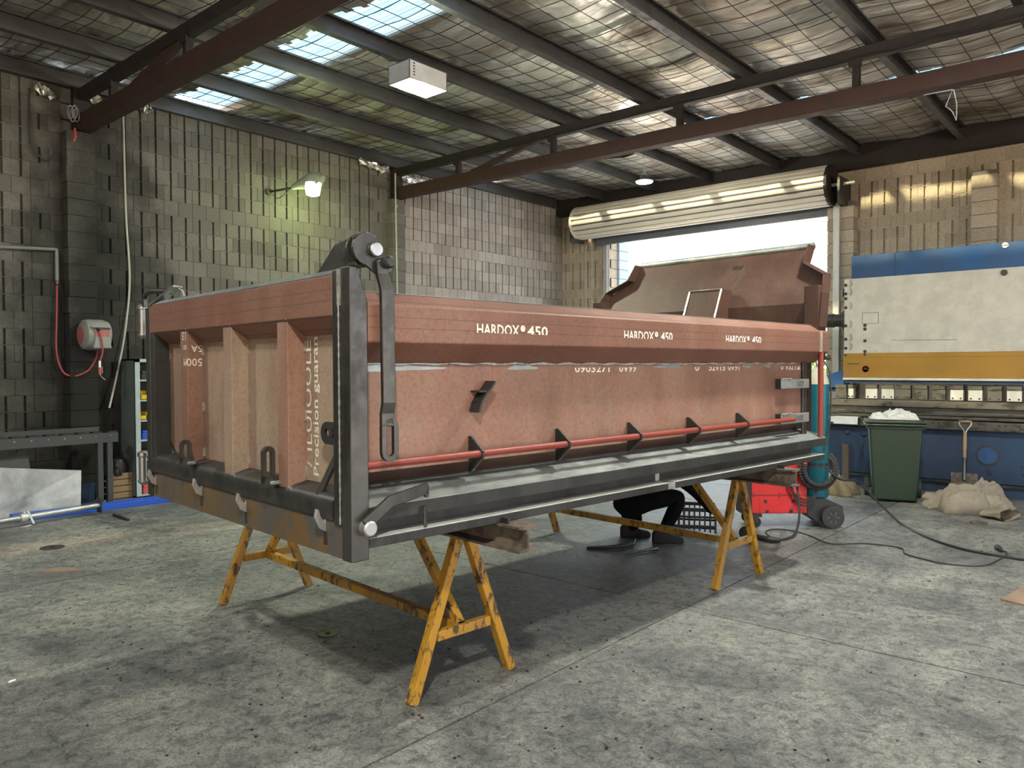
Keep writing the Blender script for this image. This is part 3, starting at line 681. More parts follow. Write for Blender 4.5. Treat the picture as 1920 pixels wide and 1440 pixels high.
# latch plates at the far end
for z in (1.47, 1.205):
    lp = MB().loft([[T(AC + u, 5.42, z), T(AC + u, 5.88, z - .004), T(AC + u, 5.88, z + .07), T(AC + u, 5.42, z + .072)] for u in (1.10, 1.112)]).build('latch_plate', 'plate', tb, bevel=.004)
    MB().box(AC + 1.066, 5.415, z, AC + 1.11, 5.43, z + .075, tl).build('latch_web', 'steel_dark', lp)
    text('LO7', .055, T(AC + 1.1135, 5.68, z + .015), B3, Z3, 'ink', lp, 0)
    pts = [T(AC + 1.112, 5.43 + k * .012, z + .074 + .004 * (k % 2)) for k in range(14)]; MB().tube(pts, .005, 5).build('weld_bead', 'weld', lp)
MB().cyl(T(AC + 1.165, 5.965, 1.085), T(AC + 1.165, 5.965, 1.75), .022, n=12).build('upright_pipe', 'pipe_red', tb, smooth=True)
MB().box(AC + 1.178, 5.915, 1.752, AC + 1.184, 5.955, 1.915, tl).build('weld_strip', 'weld', tb)
# lever at the near end of the sill
def on(px, py, a=AR + .03): return OA(px, py, a)
lv = MB(); path = [on(684, 985), on(712, 960), on(735, 937), on(768, 925), on(802, 915)]
lv.bar(path[0], path[2], .016, .05, A3.cross(path[2] - path[0])) ; lv.bar(path[2] - (path[2] - path[0]).normalized() * .012, path[4], .016, .05, A3.cross(path[4] - path[2]))
lv.bar(on(799, 932), on(800, 908), .016, .02, B3).build('lever', 'steel', tb, bevel=.004)
MB().lathe(on(680, 988, AR - .02), A3, [(.032, 0), (.032, .06), (.026, .065)], 18).build('lever_boss', 'tube_zinc', tb, smooth=True)
MB().tube([on(797, 950, AR + .0), on(797, 950, AR + .02), on(797, 985, AR + .02), on(797, 985, AR)], .007, 6).build('lever_catch', 'steel', tb)
# corner posts
def post(a0, a1, b0, b1, z0, z1, name, mat='steel', taper=0):
    l0 = [T(a0, b0, z0), T(a1, b0, z0), T(a1, b1, z0), T(a0, b1, z0)]
    lm = [T(a0, b0, z1 - taper), T(a1, b0, z1 - taper), T(a1, b1, z1 - taper), T(a0, b1, z1 - taper)]
    if taper: l1 = [T(a0, b0, z1), T(a1, b0, z1), T(a1, b0 + (b1 - b0) * .42, z1), T(a0, b0 + (b1 - b0) * .42, z1)]; return MB().loft([l0, lm, l1]).build(name, mat, tb, bevel=.004)
    return MB().loft([l0, lm]).build(name, mat, tb, bevel=.004)
cp = post(-2.752, AR, 1.66, 1.745, .853, 2.055, 'corner_post', 'steel', .13)
post(-5.05, -4.978, 1.66, 1.745, .853, 2.02, 'corner_post', 'steel', .0)
pts = [T(-2.757, 1.657, z) for z in np.arange(1.0, 1.95, .02)]; MB().tube(pts, [.004 + .002 * (k % 2) for k in range(len(pts))], 5).build('weld_bead', 'weld', cp)
MB().box(-2.77, 1.655, 1.9, -2.748, 1.66, 2.05, tl).build('ground_weld', 'weld', cp)
# tailgate
tg = MB().box(-4.95, 1.758, 1.08, -2.82, 1.768, 1.86, tl).build('tailgate', 'primer_worn', tb)
MB().loft([[T(a, b, z) for b, z in ((1.66, 1.862), (1.66, 2.03), (1.70, 2.055), (1.79, 2.055), (1.79, 1.79), (1.758, 1.79))] for a in (-4.975, -2.822)]).build('top_band', 'band', tg, bevel=.005)
MB().loft([[T(a, b, z) for b, z in ((1.662, 2.032), (1.70, 2.057), (1.79, 2.057), (1.79, 2.0585), (1.70, 2.0585), (1.661, 2.0335))] for a in (-4.975, -2.822)]).build('ground_edge', 'plate', tg)
MB().loft([[T(a, b, z) for b, z in ((1.664, 1.005), (1.655, 1.03), (1.658, 1.085), (1.675, 1.108), (1.757, 1.128), (1.757, 1.005))] for a in (-4.975, -2.822)]).build('bottom_box', 'steel', tg, smooth=True)
MB().box(-4.975, 1.672, .853, -2.755, 1.684, 1.0, tl).build('bottom_plate', 'rust_steel', tg)
MB().box(-4.978, 1.662, 1.0, -4.91, 1.76, 2.0, tl).build('edge_member', 'steel_dark', tg, bevel=.003)
post_t = MB().box(-2.818, 1.662, .99, -2.765, 1.745, 2.05, tl).build('edge_member', 'steel', tg, bevel=.005)
for a, mt in ((-4.50, 'primer'), (-3.915, 'primer_worn'), (-3.318, 'primer')):
    rb = MB().loft([[T(a0, 1.760, 1.86), T(a0, 1.668, 1.862), T(a0, 1.668, 1.09), T(a0, 1.76, 1.11)] for a0 in (a, a + .10)]).build('rib', mt, tg, bevel=.004)
    pts = [T(a + .103, b, 1.868 - (b - 1.66) * .7) for b in np.linspace(1.66, 1.755, 8)]; MB().tube(pts, .005, 5).build('weld_bead', 'weld', rb)
    pts = [T(a + .103, b, 1.10 + (b - 1.66) * .25) for b in np.linspace(1.66, 1.755, 8)]; MB().tube(pts, .005, 5).build('weld_bead', 'weld', rb)
    for z in (1.14, 1.4, 1.72): MB().box(a + .098, 1.75, z, a + .106, 1.76, z + .05, tl).build('stitch_weld', 'weld', rb)
rt = -4.50
# stencil upside down, wrapped round the first rib
def rib_text(st, sz, z, side):
    if side: text(st, sz, T(rt + .1015, 1.755, z), -B3, -Z3, 'white_paint', tg)
    else: text(st, sz, T(rt + .098, 1.6665, z), -A3, -Z3, 'white_paint', tg)
rib_text('500', .062, 1.70, 1); rib_text('M', .062, 1.70, 0)
rib_text('5A', .055, 1.775, 1); rib_text('an', .055, 1.775, 0)
rib_text('1', .06, 1.85, 1); rib_text('13', .068, 1.85, 0)
text('Precision guaran', .068, T(-3.105, 1.7565, 1.155), Z3, -A3, 'white_paint', tg, width=.63, bold=.012)
text('/ ILUIOOLE', .085, T(-3.165, 1.7565, 1.19), Z3, -A3, 'white_paint', tg, .0, width=.58, top=.5)
# hooks, slotted lugs, brace, ring lug
for px, py in ((293, 905), (378, 925), (461, 955), (610, 990)):
    p = OB(px, py, 1.672); a = A3.dot(p); z = p.z + .015
    pr = [(0, -.03), (-.03, -.012), (-.052, .035), (-.045, .072), (-.034, .068), (-.026, .04), (-.006, .012), (0, .03)]
    hk = MB().loft([[T(a + da, 1.672 + x, z + y) for x, y in pr] for da in (-.008, .008)]).build('hook', 'tube_zinc', tg, bevel=.002)
    MB().box(a - .012, 1.670, z - .085, a + .014, 1.675, z - .03, tl).build('slot', 'black', hk)
for px, py, h_ in ((350, 868, .13), (505, 905, .17)):
    p = OB(px, py, 1.63); a = A3.dot(p); z = p.z; pts = []
    out = [(-.03, 0), (-.03, h_ - .03)] + [(-.03 * math.cos(t), h_ - .03 + .03 * math.sin(t)) for t in np.linspace(.3, 2.8, 7)] + [(.03, h_ - .03), (.03, 0)]
    inn = [(-.013, .03), (-.013, h_ - .035)] + [(-.013 * math.cos(t), h_ - .035 + .013 * math.sin(t)) for t in np.linspace(.3, 2.8, 7)] + [(.013, h_ - .035), (.013, .03)]
    m_ = MB(); k = len(out)
    P = [T(a + d_, 1.625 + x, z + y) for d_ in (-.012, .012) for x, y in out] + [T(a + d_, 1.625 + x, z + y) for d_ in (-.012, .012) for x, y in inn]
    fs = []
    for i in range(k - 1):
        fs += [(i, i + 1, 2 * k + i + 1, 2 * k + i), (k + i + 1, k + i, 3 * k + i, 3 * k + i + 1), (i, k + i, k + i + 1, i + 1), (2 * k + i, 2 * k + i + 1, 3 * k + i + 1, 3 * k + i)]
    fs += [(0, 2 * k, 3 * k, k), (k - 1, 2 * k - 1, 4 * k - 1, 3 * k - 1)]
    m_.add(P, fs); m_.box(a - .012, 1.625 - .03, z - .02, a + .012, 1.67, z + .032, tl)
    lg = m_.build('slotted_lug', 'steel', tg)
    MB().tube([T(a - .05, 1.658, z + .01), T(a, 1.63, z - .004), T(a + .05, 1.658, z + .005)], .01, 6).build('weld_bead', 'weld', lg)
MB().cyl(OB(598, 928, 1.68), OB(640, 838, 1.745), .016, n=10).build('brace_bar', 'steel_dark', tg)
c = OB(611, 812, 1.69); ca = A3.dot(c)
m_ = MB(); rr = [(.045, .02)] ; n = 20; P = []; fs = []
for d_ in (-.008, .008):
    for r_ in (.048, .02):
        for k in range(n):
            t = 2 * math.pi * k / n; x = r_ * math.cos(t) * 1.0; P.append(T(ca + max(x, -.06) + (.0), 1.70 + d_, c.z + r_ * math.sin(t)))
for k in range(n):
    j = (k + 1) % n; fs += [(k, j, n + j, n + k), (2 * n + j, 2 * n + k, 3 * n + k, 3 * n + j), (k, 2 * n + k, 2 * n + j, j), (n + k, n + j, 3 * n + j, 3 * n + k)]
m_.add(P, fs).box(ca + .02, 1.692, c.z - .048, -2.815, 1.708, c.z - .02, tl).box(ca + .02, 1.692, c.z + .02, -2.815, 1.708, c.z + .048, tl).build('ring_lug', 'steel_dark', tg)
# hinge at the near top corner
hc = T(AR - .02, 1.742, 2.13)
hg = MB().lathe(hc - A3 * .035, A3, [(.067, 0), (.067, .014)], 30).build('hinge_disc', 'steel', tb, bevel=.002)
out = [(math.cos(t) * .067, math.sin(t) * .067) for t in np.linspace(.9, 4.6, 16)] + [(.055, -.105), (.12, -.085), (.125, -.06), (.075, -.045), (.03, .0)]
MB().loft([[hc + A3 * d_ + B3 * x + Z3 * y for x, y in out] for d_ in (.012, .028)]).build('hinge_plate', 'steel', hg, bevel=.002)
MB().lathe(hc + B3 * .03 + A3 * .0 - Z3 * .002, A3, [(.03, 0), (.03, .052), (.026, .056)], 22).build('hinge_pin', 'steel_bright', hg, smooth=True)
MB().lathe(hc + B3 * .078 - Z3 * .052, A3, [(.022, 0), (.026, .05), (.026, .075), (.018, .085)], 18).build('knob', 'black', hg, smooth=True)
MB().loft([[T(a, b, z) for a, z in ((-3.03, 2.05), (-2.99, 2.07), (-2.86, 2.165), (-2.70, 2.185), (-2.70, 2.06))] for b in (1.70, 1.76)]).build('hinge_ramp', 'steel', tg, bevel=.006)
# swing arm with slotted end
arm = MB(); prof = [(2.085, 1.772, 1.822, -.0), (2.03, 1.775, 1.83, .0), (1.965, 1.785, 1.848, .012), (1.50, 1.79, 1.853, .012), (1.455, 1.79, 1.853, .0), (1.40, 1.79, 1.853, .0)]
arm.loft([[T(AR + .012 + o_ + w_, b, z) for w_, b in ((0, b0), (.02, b0), (.02, b1), (0, b1))] for z, b0, b1, o_ in prof]).build('swing_arm', 'steel', tb, bevel=.004)
am = [o for o in bpy.data.objects if o.name.startswith('swing_arm')][0]
cz, ch, cb = 1.345, .05, 1.832
out = [(-.042, ch)] + [(-.042 * math.cos(t), -ch - .042 * math.sin(t)) for t in np.linspace(0, math.pi, 9)] + [(.042 * math.cos(t), ch + .042 * math.sin(t)) for t in np.linspace(0, math.pi, 9)]
inn = [(-.018, ch)] + [(-.018 * math.cos(t), -ch - .018 * math.sin(t)) for t in np.linspace(0, math.pi, 9)] + [(.018 * math.cos(t), ch + .018 * math.sin(t)) for t in np.linspace(0, math.pi, 9)]
k = len(out); P = [T(AR + .012 + d_, cb + x, cz + y) for d_ in (0, .02) for x, y in out] + [T(AR + .012 + d_, cb + x, cz + y) for d_ in (0, .02) for x, y in inn]; fs = []
for i in range(k):
    j = (i + 1) % k; fs += [(i, j, 2 * k + j, 2 * k + i), (k + j, k + i, 3 * k + i, 3 * k + j), (i, k + i, k + j, j), (2 * k + i, 2 * k + j, 3 * k + j, 3 * k + i)]
MB().add(P, fs).build('slotted_eye', 'steel', am, bevel=.002)
# far top corner: bent tube with cylinder latch and loose shiny strip
c0 = T(-5.10, 1.70, 1.80)
MB().tube(smoothpath([OB(272, 575, 1.7), OB(272, 556, 1.7), OB(283, 547, 1.7), OB(320, 547, 1.74)], 5), .016, 10).build('latch_tube', 'steel', tb, smooth=True)
MB().lathe(OB(267, 626, 1.70), Z3, [(.012, -.03), (.03, -.01), (.03, 0), (.024, .002), (.024, .155), (.032, .157), (.032, .175), (.015, .19)], 16).build('latch_cylinder', 'steel_bright', tb, smooth=True)
MB().lathe(OB(268, 900, 1.70), Z3, [(.012, -.03), (.03, -.01), (.03, 0), (.024, .002), (.024, .15), (.032, .157), (.032, .18), (.015, .19)], 16).build('latch_cylinder', 'steel_bright', tb, smooth=True)
MB().bar(OB(287, 573, 1.68), OB(333, 537, 1.76), .07, .012, Z3).build('shiny_strip', 'steel_bright', tb)
MB().tube([OB(330, 538, 1.76), OB(343, 545, 1.76), OB(346, 557, 1.76), OB(340, 566, 1.76)], .005, 5).build('wire_loop', 'steel_bright', tb)
# headboard at the far end, leaning forward above the rim
def hb(u, z, off=0):
    b = 6.04 + max(0, z - 2.15) * .72; return T(AC + u, b + off, z)
ol = [(-1.165, 1.70), (-1.165, 2.22), (-1.12, 2.36), (-.91, 2.50), (-.90, 2.665), (.90, 2.665), (.91, 2.50), (1.12, 2.40), (1.165, 2.22), (1.165, 1.70)]
m_ = MB()
zs = [1.0, 2.15]
inner = [(-1.05, .99), (1.05, .99), (1.05, 1.7), (-1.05, 1.7)]
hd = MB().add([hb(u, z) for u, z in inner] + [hb(u, z, .01) for u, z in inner], [(0, 1, 2, 3), (7, 6, 5, 4)]).build('headboard', 'primer_dark', tb)
rows = [(1.70, 1.165), (2.15, 1.165), (2.22, 1.16), (2.37, 1.125), (2.50, .91), (2.665, .90)]
m_.loft([[hb(-w, z), hb(w, z), hb(w, z, .01), hb(-w, z, .01)] for z, w in rows]).build('headboard_plate', 'primer_dark', hd)
for s in (-1, 1):
    fl = MB(); seq = [(1.165, 1.95), (1.165, 2.22), (1.125, 2.38), (.91, 2.50), (.90, 2.665)]
    for (u0, z0), (u1, z1) in zip(seq[:-1], seq[1:]):
        du, dz = u1 - u0, z1 - z0; L_ = math.hypot(du, dz); nu, nz = dz / L_ * .008, -du / L_ * .008
        q = lambda u, z, o_: hb(s * u, z, o_)
        fl.hexa([q(u0, z0, .01), q(u0 + nu, z0 + nz, .01), q(u1 + nu, z1 + nz, .01), q(u1, z1, .01), q(u0, z0, -.12), q(u0 + nu, z0 + nz, -.12), q(u1 + nu, z1 + nz, -.12), q(u1, z1, -.12)])
    fl.build('edge_flange', 'primer_dark', hd)
    MB().box(AC + s * 1.10 - .06, 5.93, 1.93, AC + s * 1.10 + .06, 6.06, 2.28, tl).build('corner_gusset', 'primer_dark', hd, bevel=.004)
MB().cyl(hb(-.9, 2.665), hb(.9, 2.665), .03, n=14).build('top_pipe', 'plate', hd, smooth=True)
ub = (-.03, .27)
bx = MB().loft([[T(AC + u, 6.05, 1.7), T(AC + u, 6.10, 2.31), T(AC + u, 5.93, 2.31), T(AC + u, 5.66, 1.7)] for u in (-.02, .30)]).build('hoist_box', 'primer_dark', hd)
cs = [T(AC - .02, 5.93, 2.31), T(AC + .30, 5.93, 2.31), T(AC + .30, 5.66, 1.7), T(AC - .02, 5.66, 1.7)]
for i in range(4): MB().cyl(cs[i] - B3 * .003, cs[(i + 1) % 4] - B3 * .003, .008, n=6).build('weld_seam', 'weld', bx)
lgc = hb(.22, 2.52, -.002)
for k in range(5): MB().bar(lgc + A3 * (k * .02 - .04) - Z3 * .03, lgc + A3 * (k * .02 - .01) + Z3 * .03, .006, .008, B3).build('burnt_mark', 'ink', hd)

# ================================================================== trestles
def trestle(bf, br, label, b_beam, aR=-3.02, aL=-5.22):
    bm_ = (bf + br) / 2
    t = thing('trestle', label, 'trestle', T((aR + aL) / 2, bm_, 0), TY, 'yellow trestles under the tipper body')
    w = .05; zt = .775
    for a, sg in ((aR, 1), (aL, -1)):
        for b in (bf, br):
            d = 1 if b > bm_ else -1
            MB().bar(T(a, b, .0), T(a, bm_ + d * .035, zt), w, w, A3).build('leg', 'yellow', t, bevel=.003)
        f0 = .36; q = lambda b: bm_ + (b - bm_) * (1 - f0 / zt)
        MB().bar(T(a, q(bf), .30), T(a, q(br), .30), .04, .05).build('cross_bar', 'yellow', t, bevel=.003)
        MB().bar(T(a - sg * .03, bm_, .315), T(a - sg * .44, bm_, zt), .045, .045, B3).build('diagonal_brace', 'yellow', t, bevel=.003)
    MB().bar(T(aR, bm_, .30), T(aL, bm_, .30), .05, .05).build('stretcher', 'yellow', t, bevel=.003)
    # I-beam across the top
    prof = [(-.06, 0), (.06, 0), (.06, .012), (.006, .02), (.006, .105), (.06, .112), (.06, .124), (-.06, .124), (-.06, .112), (-.006, .105), (-.006, .02), (-.06, .012)]
    MB().loft([[T(a, bm_ + x, zt + z) for x, z in prof] for a in (-5.35, b_beam)]).build('top_beam', 'beam_rust', t)
    MB().box(AR - .03, bm_ - .04, zt + .124, AR + .045, bm_ - .03, zt + .15, tl).build('weld_tab', 'steel', t)
    return t
trestle(2.2, 2.86, 'yellow steel trestle with I-beam under the near end of the tipper body', -2.54)
trestle(4.94, 5.60, 'yellow steel trestle with I-beam under the far end, in front of the red welder', -2.56)

# ================================================================== press brake
YP = 11.2
def P2d(px, py, y=YP): return OY(px, py, y)
pw = P2d(1583, 524); xL = pw.x; xR = 2.2
zz = lambda px, py, y=YP: OY(px, py, y).z
z_wt, z_wb, z_yb, z_bt = zz(1583, 524), zz(1584, 663), zz(1585, 708), zz(1598, 481)
pb = thing('press_brake', 'large press brake with blue, white and yellow panels along the back wall', 'machine', (-.8, 11.6, 0))
xb = OY(1598, 481, YP + .15).x
MB().box(xb, YP + .12, z_wt - .1, xR, YP + .5, z_bt + .02).build('top_frame', 'blue', pb, bevel=.006)
MB().box(OY(1675, 490, YP + .1).x, YP + .105, z_wt, OY(1675, 490, YP + .1).x + .02, YP + .12, z_bt + .02).build('frame_seam', 'blue', pb)
ram = MB().box(xL, YP, z_wb, xR, YP + .25, z_wt).build('ram', 'white', pb, bevel=.006)
MB().box(xL, YP - .012, z_wb - .06, xR, YP + .25, z_wb).build('yellow_upper_strip', 'press_yellow', ram, bevel=.004)
MB().box(xL, YP - .03, z_yb, xR, YP + .25, z_wb - .06).build('yellow_panel', 'press_yellow', ram, bevel=.006)
MB().box(xL, YP - .035, z_yb - .03, xR, YP + .2, z_yb).build('ram_lip', 'alu', ram)
MB().box(xL, YP + .02, z_yb - .075, xR, YP + .2, z_yb - .03).build('tool_rail', 'blue_dark', pb)
for (px, py) in ((1586, 535), (1586, 551), (1586, 560), (1586, 577), (1586, 611), (1586, 636), (1586, 653), (1586, 666), (1622, 610), (1622, 617), (1622, 639), (1622, 659), (1622, 665)):
    c = P2d(px, py); MB().lathe(c + Vector((0, .0, 0)), (0, -1, 0), [(.022, 0), (.022, .01), (.012, .014)], 10).build('bolt', 'black', ram)
for (px, py) in ((1586, 535), (1586, 551), (1586, 577), (1586, 611), (1586, 636), (1586, 653)):     # scraped arcs beside the bolts
    c = P2d(px + 2, py - 3)
    for r_ in (.05, .07): MB().tube([c + Vector((r_ * math.cos(t), -.001, r_ * math.sin(t))) for t in np.linspace(-.9, .9, 7)], .003, 4).build('scrape_mark', 'black', ram)
q0, q1 = P2d(1617, 587), P2d(1647, 606)
for p, q in (((q0.x, q0.z), (q1.x, q0.z)), ((q1.x, q0.z), (q1.x, q1.z)), ((q1.x, q1.z), (q0.x, q1.z)), ((q0.x, q1.z), (q0.x, q0.z))):
    MB().cyl((p[0], YP - .001, p[1]), (q[0], YP - .001, q[1]), .003, n=4).build('plate_outline', 'black', ram)
q0, q1 = P2d(1670, 638), P2d(1795, 637); MB().cyl((q0.x, YP - .001, q0.z), (q1.x, YP - .001, q1.z), .003, n=4).build('scrape_mark', 'black', ram)
c = P2d(1623, 692, YP - .03); MB().lathe(c + Vector((0, -.001, 0)), (0, -1, 0), [(.052, 0), (.052, .002), (.042, .002), (.042, 0)], 24).build('warning_sign', 'sticker_red', ram)
MB().lathe(c + Vector((0, -.001, .012)), (0, -1, 0), [(.018, 0), (.018, .002)], 12).box(c.x - .035, YP - .034, c.z - .008, c.x + .035, YP - .031, c.z + .002).build('warning_symbol', 'ink', ram)
c = P2d(1592, 682, YP - .03); MB().box(c.x - .02, YP - .032, c.z - .006, c.x + .14, YP - .03, c.z + .004).build('worn_print', 'ink', ram)
c = OY(1885, 460, YP + .12); MB().lathe(c, (0, -1, 0), [(.042, 0), (.042, .012), (.034, .018)], 18).build('frame_bolt', 'steel_bright', pb)
MB().box(c.x - .035, YP + .095, c.z - .004, c.x + .035, YP + .103, c.z + .004).build('bolt_slot', 'black', pb)
c = P2d(1883, 511); MB().lathe(c, (0, -1, 0), [(.04, 0), (.04, .02)], 6).build('ram_bolt', 'black', ram)
c = P2d(1580, 600); MB().lathe(Vector((xL, YP + .1, c.z)), (-1, 0, 0), [(.14, 0), (.14, .03), (.09, .03), (.09, .16), (.1, .17), (.1, .28), (.085, .30)], 22).build('side_cylinder', 'black', ram, smooth=True)
MB().lathe(Vector((xL, YP + .1, zz(1580, 548))), (-1, 0, 0), [(.06, 0), (.06, .04), (.04, .05)], 16).build('side_knob', 'black', ram)
# clamps in a row
S = 5.0526; zt_, zb_ = zz(1600, 729), zz(1600, 742)
for (c0, c1) in ((140, 245), (260, 310), (425, 535), (575, 695), (700, 850), (890, 1010), (1055, 1180), (1225, 1350), (1395, 1530), (1575, 1715), (1760, 1905), (1960, 2100), (2150, 2290), (2340, 2480)):
    xa, xb_ = OY(1540 + c0 / S, 735, YP).x, OY(1540 + c1 / S, 735, YP).x
    h0 = random.choice((0, 0, .02))
    cl = MB().box(xa, YP - .03, zb_ - .03, xb_, YP + .06, zt_ + .01).build('clamp', 'alu' if random.random() < .6 else 'greasy', pb, bevel=.004)
    MB().box(xa, YP - .045, zt_ + .01, xb_, YP + .06, zt_ + .06).build('clamp_head', 'greasy', cl, bevel=.003)
    for f_ in (.2, .8): MB().cyl((xa + (xb_ - xa) * f_, YP - .034, zb_ - .005), (xa + (xb_ - xa) * f_, YP - .028, zb_ - .005), .012, n=8).build('bolt_hole', 'black', cl)
z1_, z2_, z3_, z4_, z5_ = zz(1600, 744), zz(1600, 760), zz(1600, 766), zz(1600, 774), zz(1600, 795)
MB().box(xL - .35, YP - .05, z2_, xR, YP + .15, z1_ - .03).build('punch_beam', 'greasy', pb, bevel=.005)
MB().box(xL - .35, YP - .02, z3_, xR, YP + .15, z2_).build('die_gap', 'steel_dark', pb)
MB().box(xL - .35, YP - .08, z3_ - .035, xR, YP + .15, z3_).build('die_rail', 'greasy', pb, bevel=.004)
MB().box(xL - .35, YP - .16, z4_ - .03, xR, YP + .15, z4_).build('die_holder', 'greasy', pb, bevel=.004)
tbx = MB().box(xL - .35, YP - .22, z5_, xR, YP + .15, z4_ - .05).build('table_edge', 'greasy', pb, bevel=.005)
for (px, py) in ((1749, 793), (1760, 794), (1873, 799), (1886, 799), (1912, 800)):
    c = OY(px, py, YP - .22); MB().cyl((c.x, YP - .224, c.z), (c.x, YP - .218, c.z), .012, n=8).build('bolt_hole', 'black', tbx)
zb0 = .16
bed = MB().box(xL - .33, YP - .1, zb0, xR, YP + .2, z5_).build('bed', 'blue_dark', pb, bevel=.006)
MB().box(xL + .0, YP - .13, .0, xR, YP + .3, zb0).build('plinth', 'blue_dark', pb)
MB().box(xL + .0, YP - .18, zb0 - .03, xR, YP - .08, zb0).build('plinth_ledge', 'steel', pb)
MB().box(OY(1583, 850, YP - .1).x, YP - .2, 0, OY(1595, 850, YP - .1).x, YP - .1, .55).build('support_leg', 'rust_steel', pb)
for (px, py) in ((1589, 809), (1589, 836), (1620, 813)):
    c = OY(px, py, YP - .1); MB().lathe(c, (0, -1, 0), [(.045, 0), (.045, .012), (.03, .03)], 14).build('bed_bolt', 'blue_dark', bed)
c = OY(1852, 854, YP - .1)
MB().lathe(c, (0, -1, 0), [(.125, 0), (.125, .01), (.108, .01), (.108, 0)], 28).build('hole_rim', 'steel', bed); MB().lathe(c, (0, -1, 0), [(.108, 0), (.108, .004)], 28).build('hole_cover', 'blue', bed)
MB().loft([[(x, YP + .0, z) for x, z in ((xL, z_yb + .12), (xL, z_yb - .14), (xL - .5, z_yb - .14), (xL - .45, z_yb - .06))], [(x, YP + .3, z) for x, z in ((xL, z_yb + .12), (xL, z_yb - .14), (xL - .5, z_yb - .14), (xL - .45, z_yb - .06))]]).build('side_wing', 'blue', pb, bevel=.005)
MB().box(xL - .6, YP + .1, z_yb - .2, xL + .1, YP + .3, z_yb - .14).build('side_shelf', 'blue_dark', pb)
# papers on the press table
for k, (px, py, dx, dy) in enumerate(((1572, 779, .24, .16), (1578, 784, .22, .14))):
    p = OY(px, py, YP - .2)
    x_ = p.x - .15 + .06 * k; z_ = z4_ - .046 + k * .006; x_ += .0
    o = MB().loft([[(x_, y_, q_), (x_ + dx + .10, y_, q_), (x_ + dx + .10, y_, q_ - .003), (x_, y_, q_ - .003)] for y_, q_ in ((YP - .12, z_), (YP - .225, z_), (YP - .245 - k * .01, z_ - .01), (YP - .25 - k * .012, z_ - .07 - k * .03))]).build('paper_sheet', 'paper')
    tag(o, ('white paper sheet hanging over the press table edge, the upper one', 'white paper sheet hanging over the press table edge, the lower one')[k], 'paper', 'papers on the press table')

# ================================================================== wheelie bin
def frame(o, xd=RV):
    yd = Vector((-xd.y, xd.x, 0)); return lambda x, y, z: Vector(o) + xd * x + yd * y + Z3 * z
o_ = G(1678, 942); f = frame(o_, (RV * math.cos(.40) - FV * math.sin(.40)).normalized()); BX = (RV * math.cos(.40) - FV * math.sin(.40)).normalized()
bn = thing('wheelie_bin', 'dark green wheelie bin standing in front of the press brake', 'bin', o_)
rings = []
for z, hw, y0, y1 in ((.02, .235, .0, .44), (.5, .262, -.01, .5), (.93, .29, -.02, .55)):
    rings.append([f(-hw, y0, z), f(hw, y0, z), f(hw, y1, z), f(-hw, y1, z)])
MB().loft(rings).build('body', 'green', bn, bevel=.02)
for z, e in ((.88, .02), (.915, .045), (.95, .035)):
    MB().loft([[f(-.29 - e, -.02 - e, zz_), f(.29 + e, -.02 - e, zz_), f(.29 + e, .55, zz_), f(-.29 - e, .55, zz_)] for zz_ in (z, z + .025)]).build('rim_ring', 'green', bn, bevel=.006)
MB().loft([[f(-.3, .0, .93), f(.3, .0, .93), f(.3, .55, .93), f(-.3, .55, .93)], [f(-.28, .02, .985), f(.28, .02, .985), f(.28, .53, .985), f(-.28, .53, .985)]]).build('lid', 'green', bn, bevel=.01)
for s in (-1, 1):
    MB().lathe(f(s * .27, .47, .115), BX * s, [(.115, 0), (.115, .045), (.05, .05)], 20).build('wheel', 'rubber', bn)
MB().cyl(f(-.28, .47, .115), f(.28, .47, .115), .012).build('axle', 'steel_dark', bn)
MB().box(-.13, -.012, .80, .0, -.006, .83, f).build('sticker', 'pale_blue', bn)
# rags on the bin
def heap(name, mat, org, rx, ry, h, seed, xd=RV, nu=40, nv=14, fold=.35, parent=None, flat=.6):
    r = np.random.default_rng(seed); ph = r.random(12) * 6.28; fr = frame(org, xd); rows = []
    for j in range(nv + 1):
        t = j / nv; row = []
        for i in range(nu):
            a = 2 * math.pi * i / nu
            rad = (math.cos(t * math.pi / 2)) ** flat * (1 + fold * .35 * math.sin(3 * a + ph[0]) + fold * .3 * math.sin(5 * a + ph[1] + t * 2) + fold * .12 * math.sin(11 * a + ph[2]))
            zz_ = h * math.sin(t * math.pi / 2) * (1 + fold * .5 * math.sin(2 * a + ph[3]) + fold * .35 * math.sin(4 * a + ph[4] + 3 * t)) + h * fold * .18 * math.sin(9 * a + 7 * t + ph[5]) * math.sin(t * math.pi)
            row.append(fr(rx * rad * math.cos(a), ry * rad * math.sin(a), max(0, zz_)))
        rows.append(row)
    return MB().loft(rows).build(name, mat, parent, smooth='all')
RAG = (f(0, .26, .985), BX)
_rag = ('crumpled white plastic bag and rags on top of the green bin', 'rags')
tag(heap('cloth_heap', 'canvas_brown', G(1576, 926), .2, .2, .17, 11, fold=.5), 'brown canvas heap on the floor beside the gas cylinder', 'cloth')
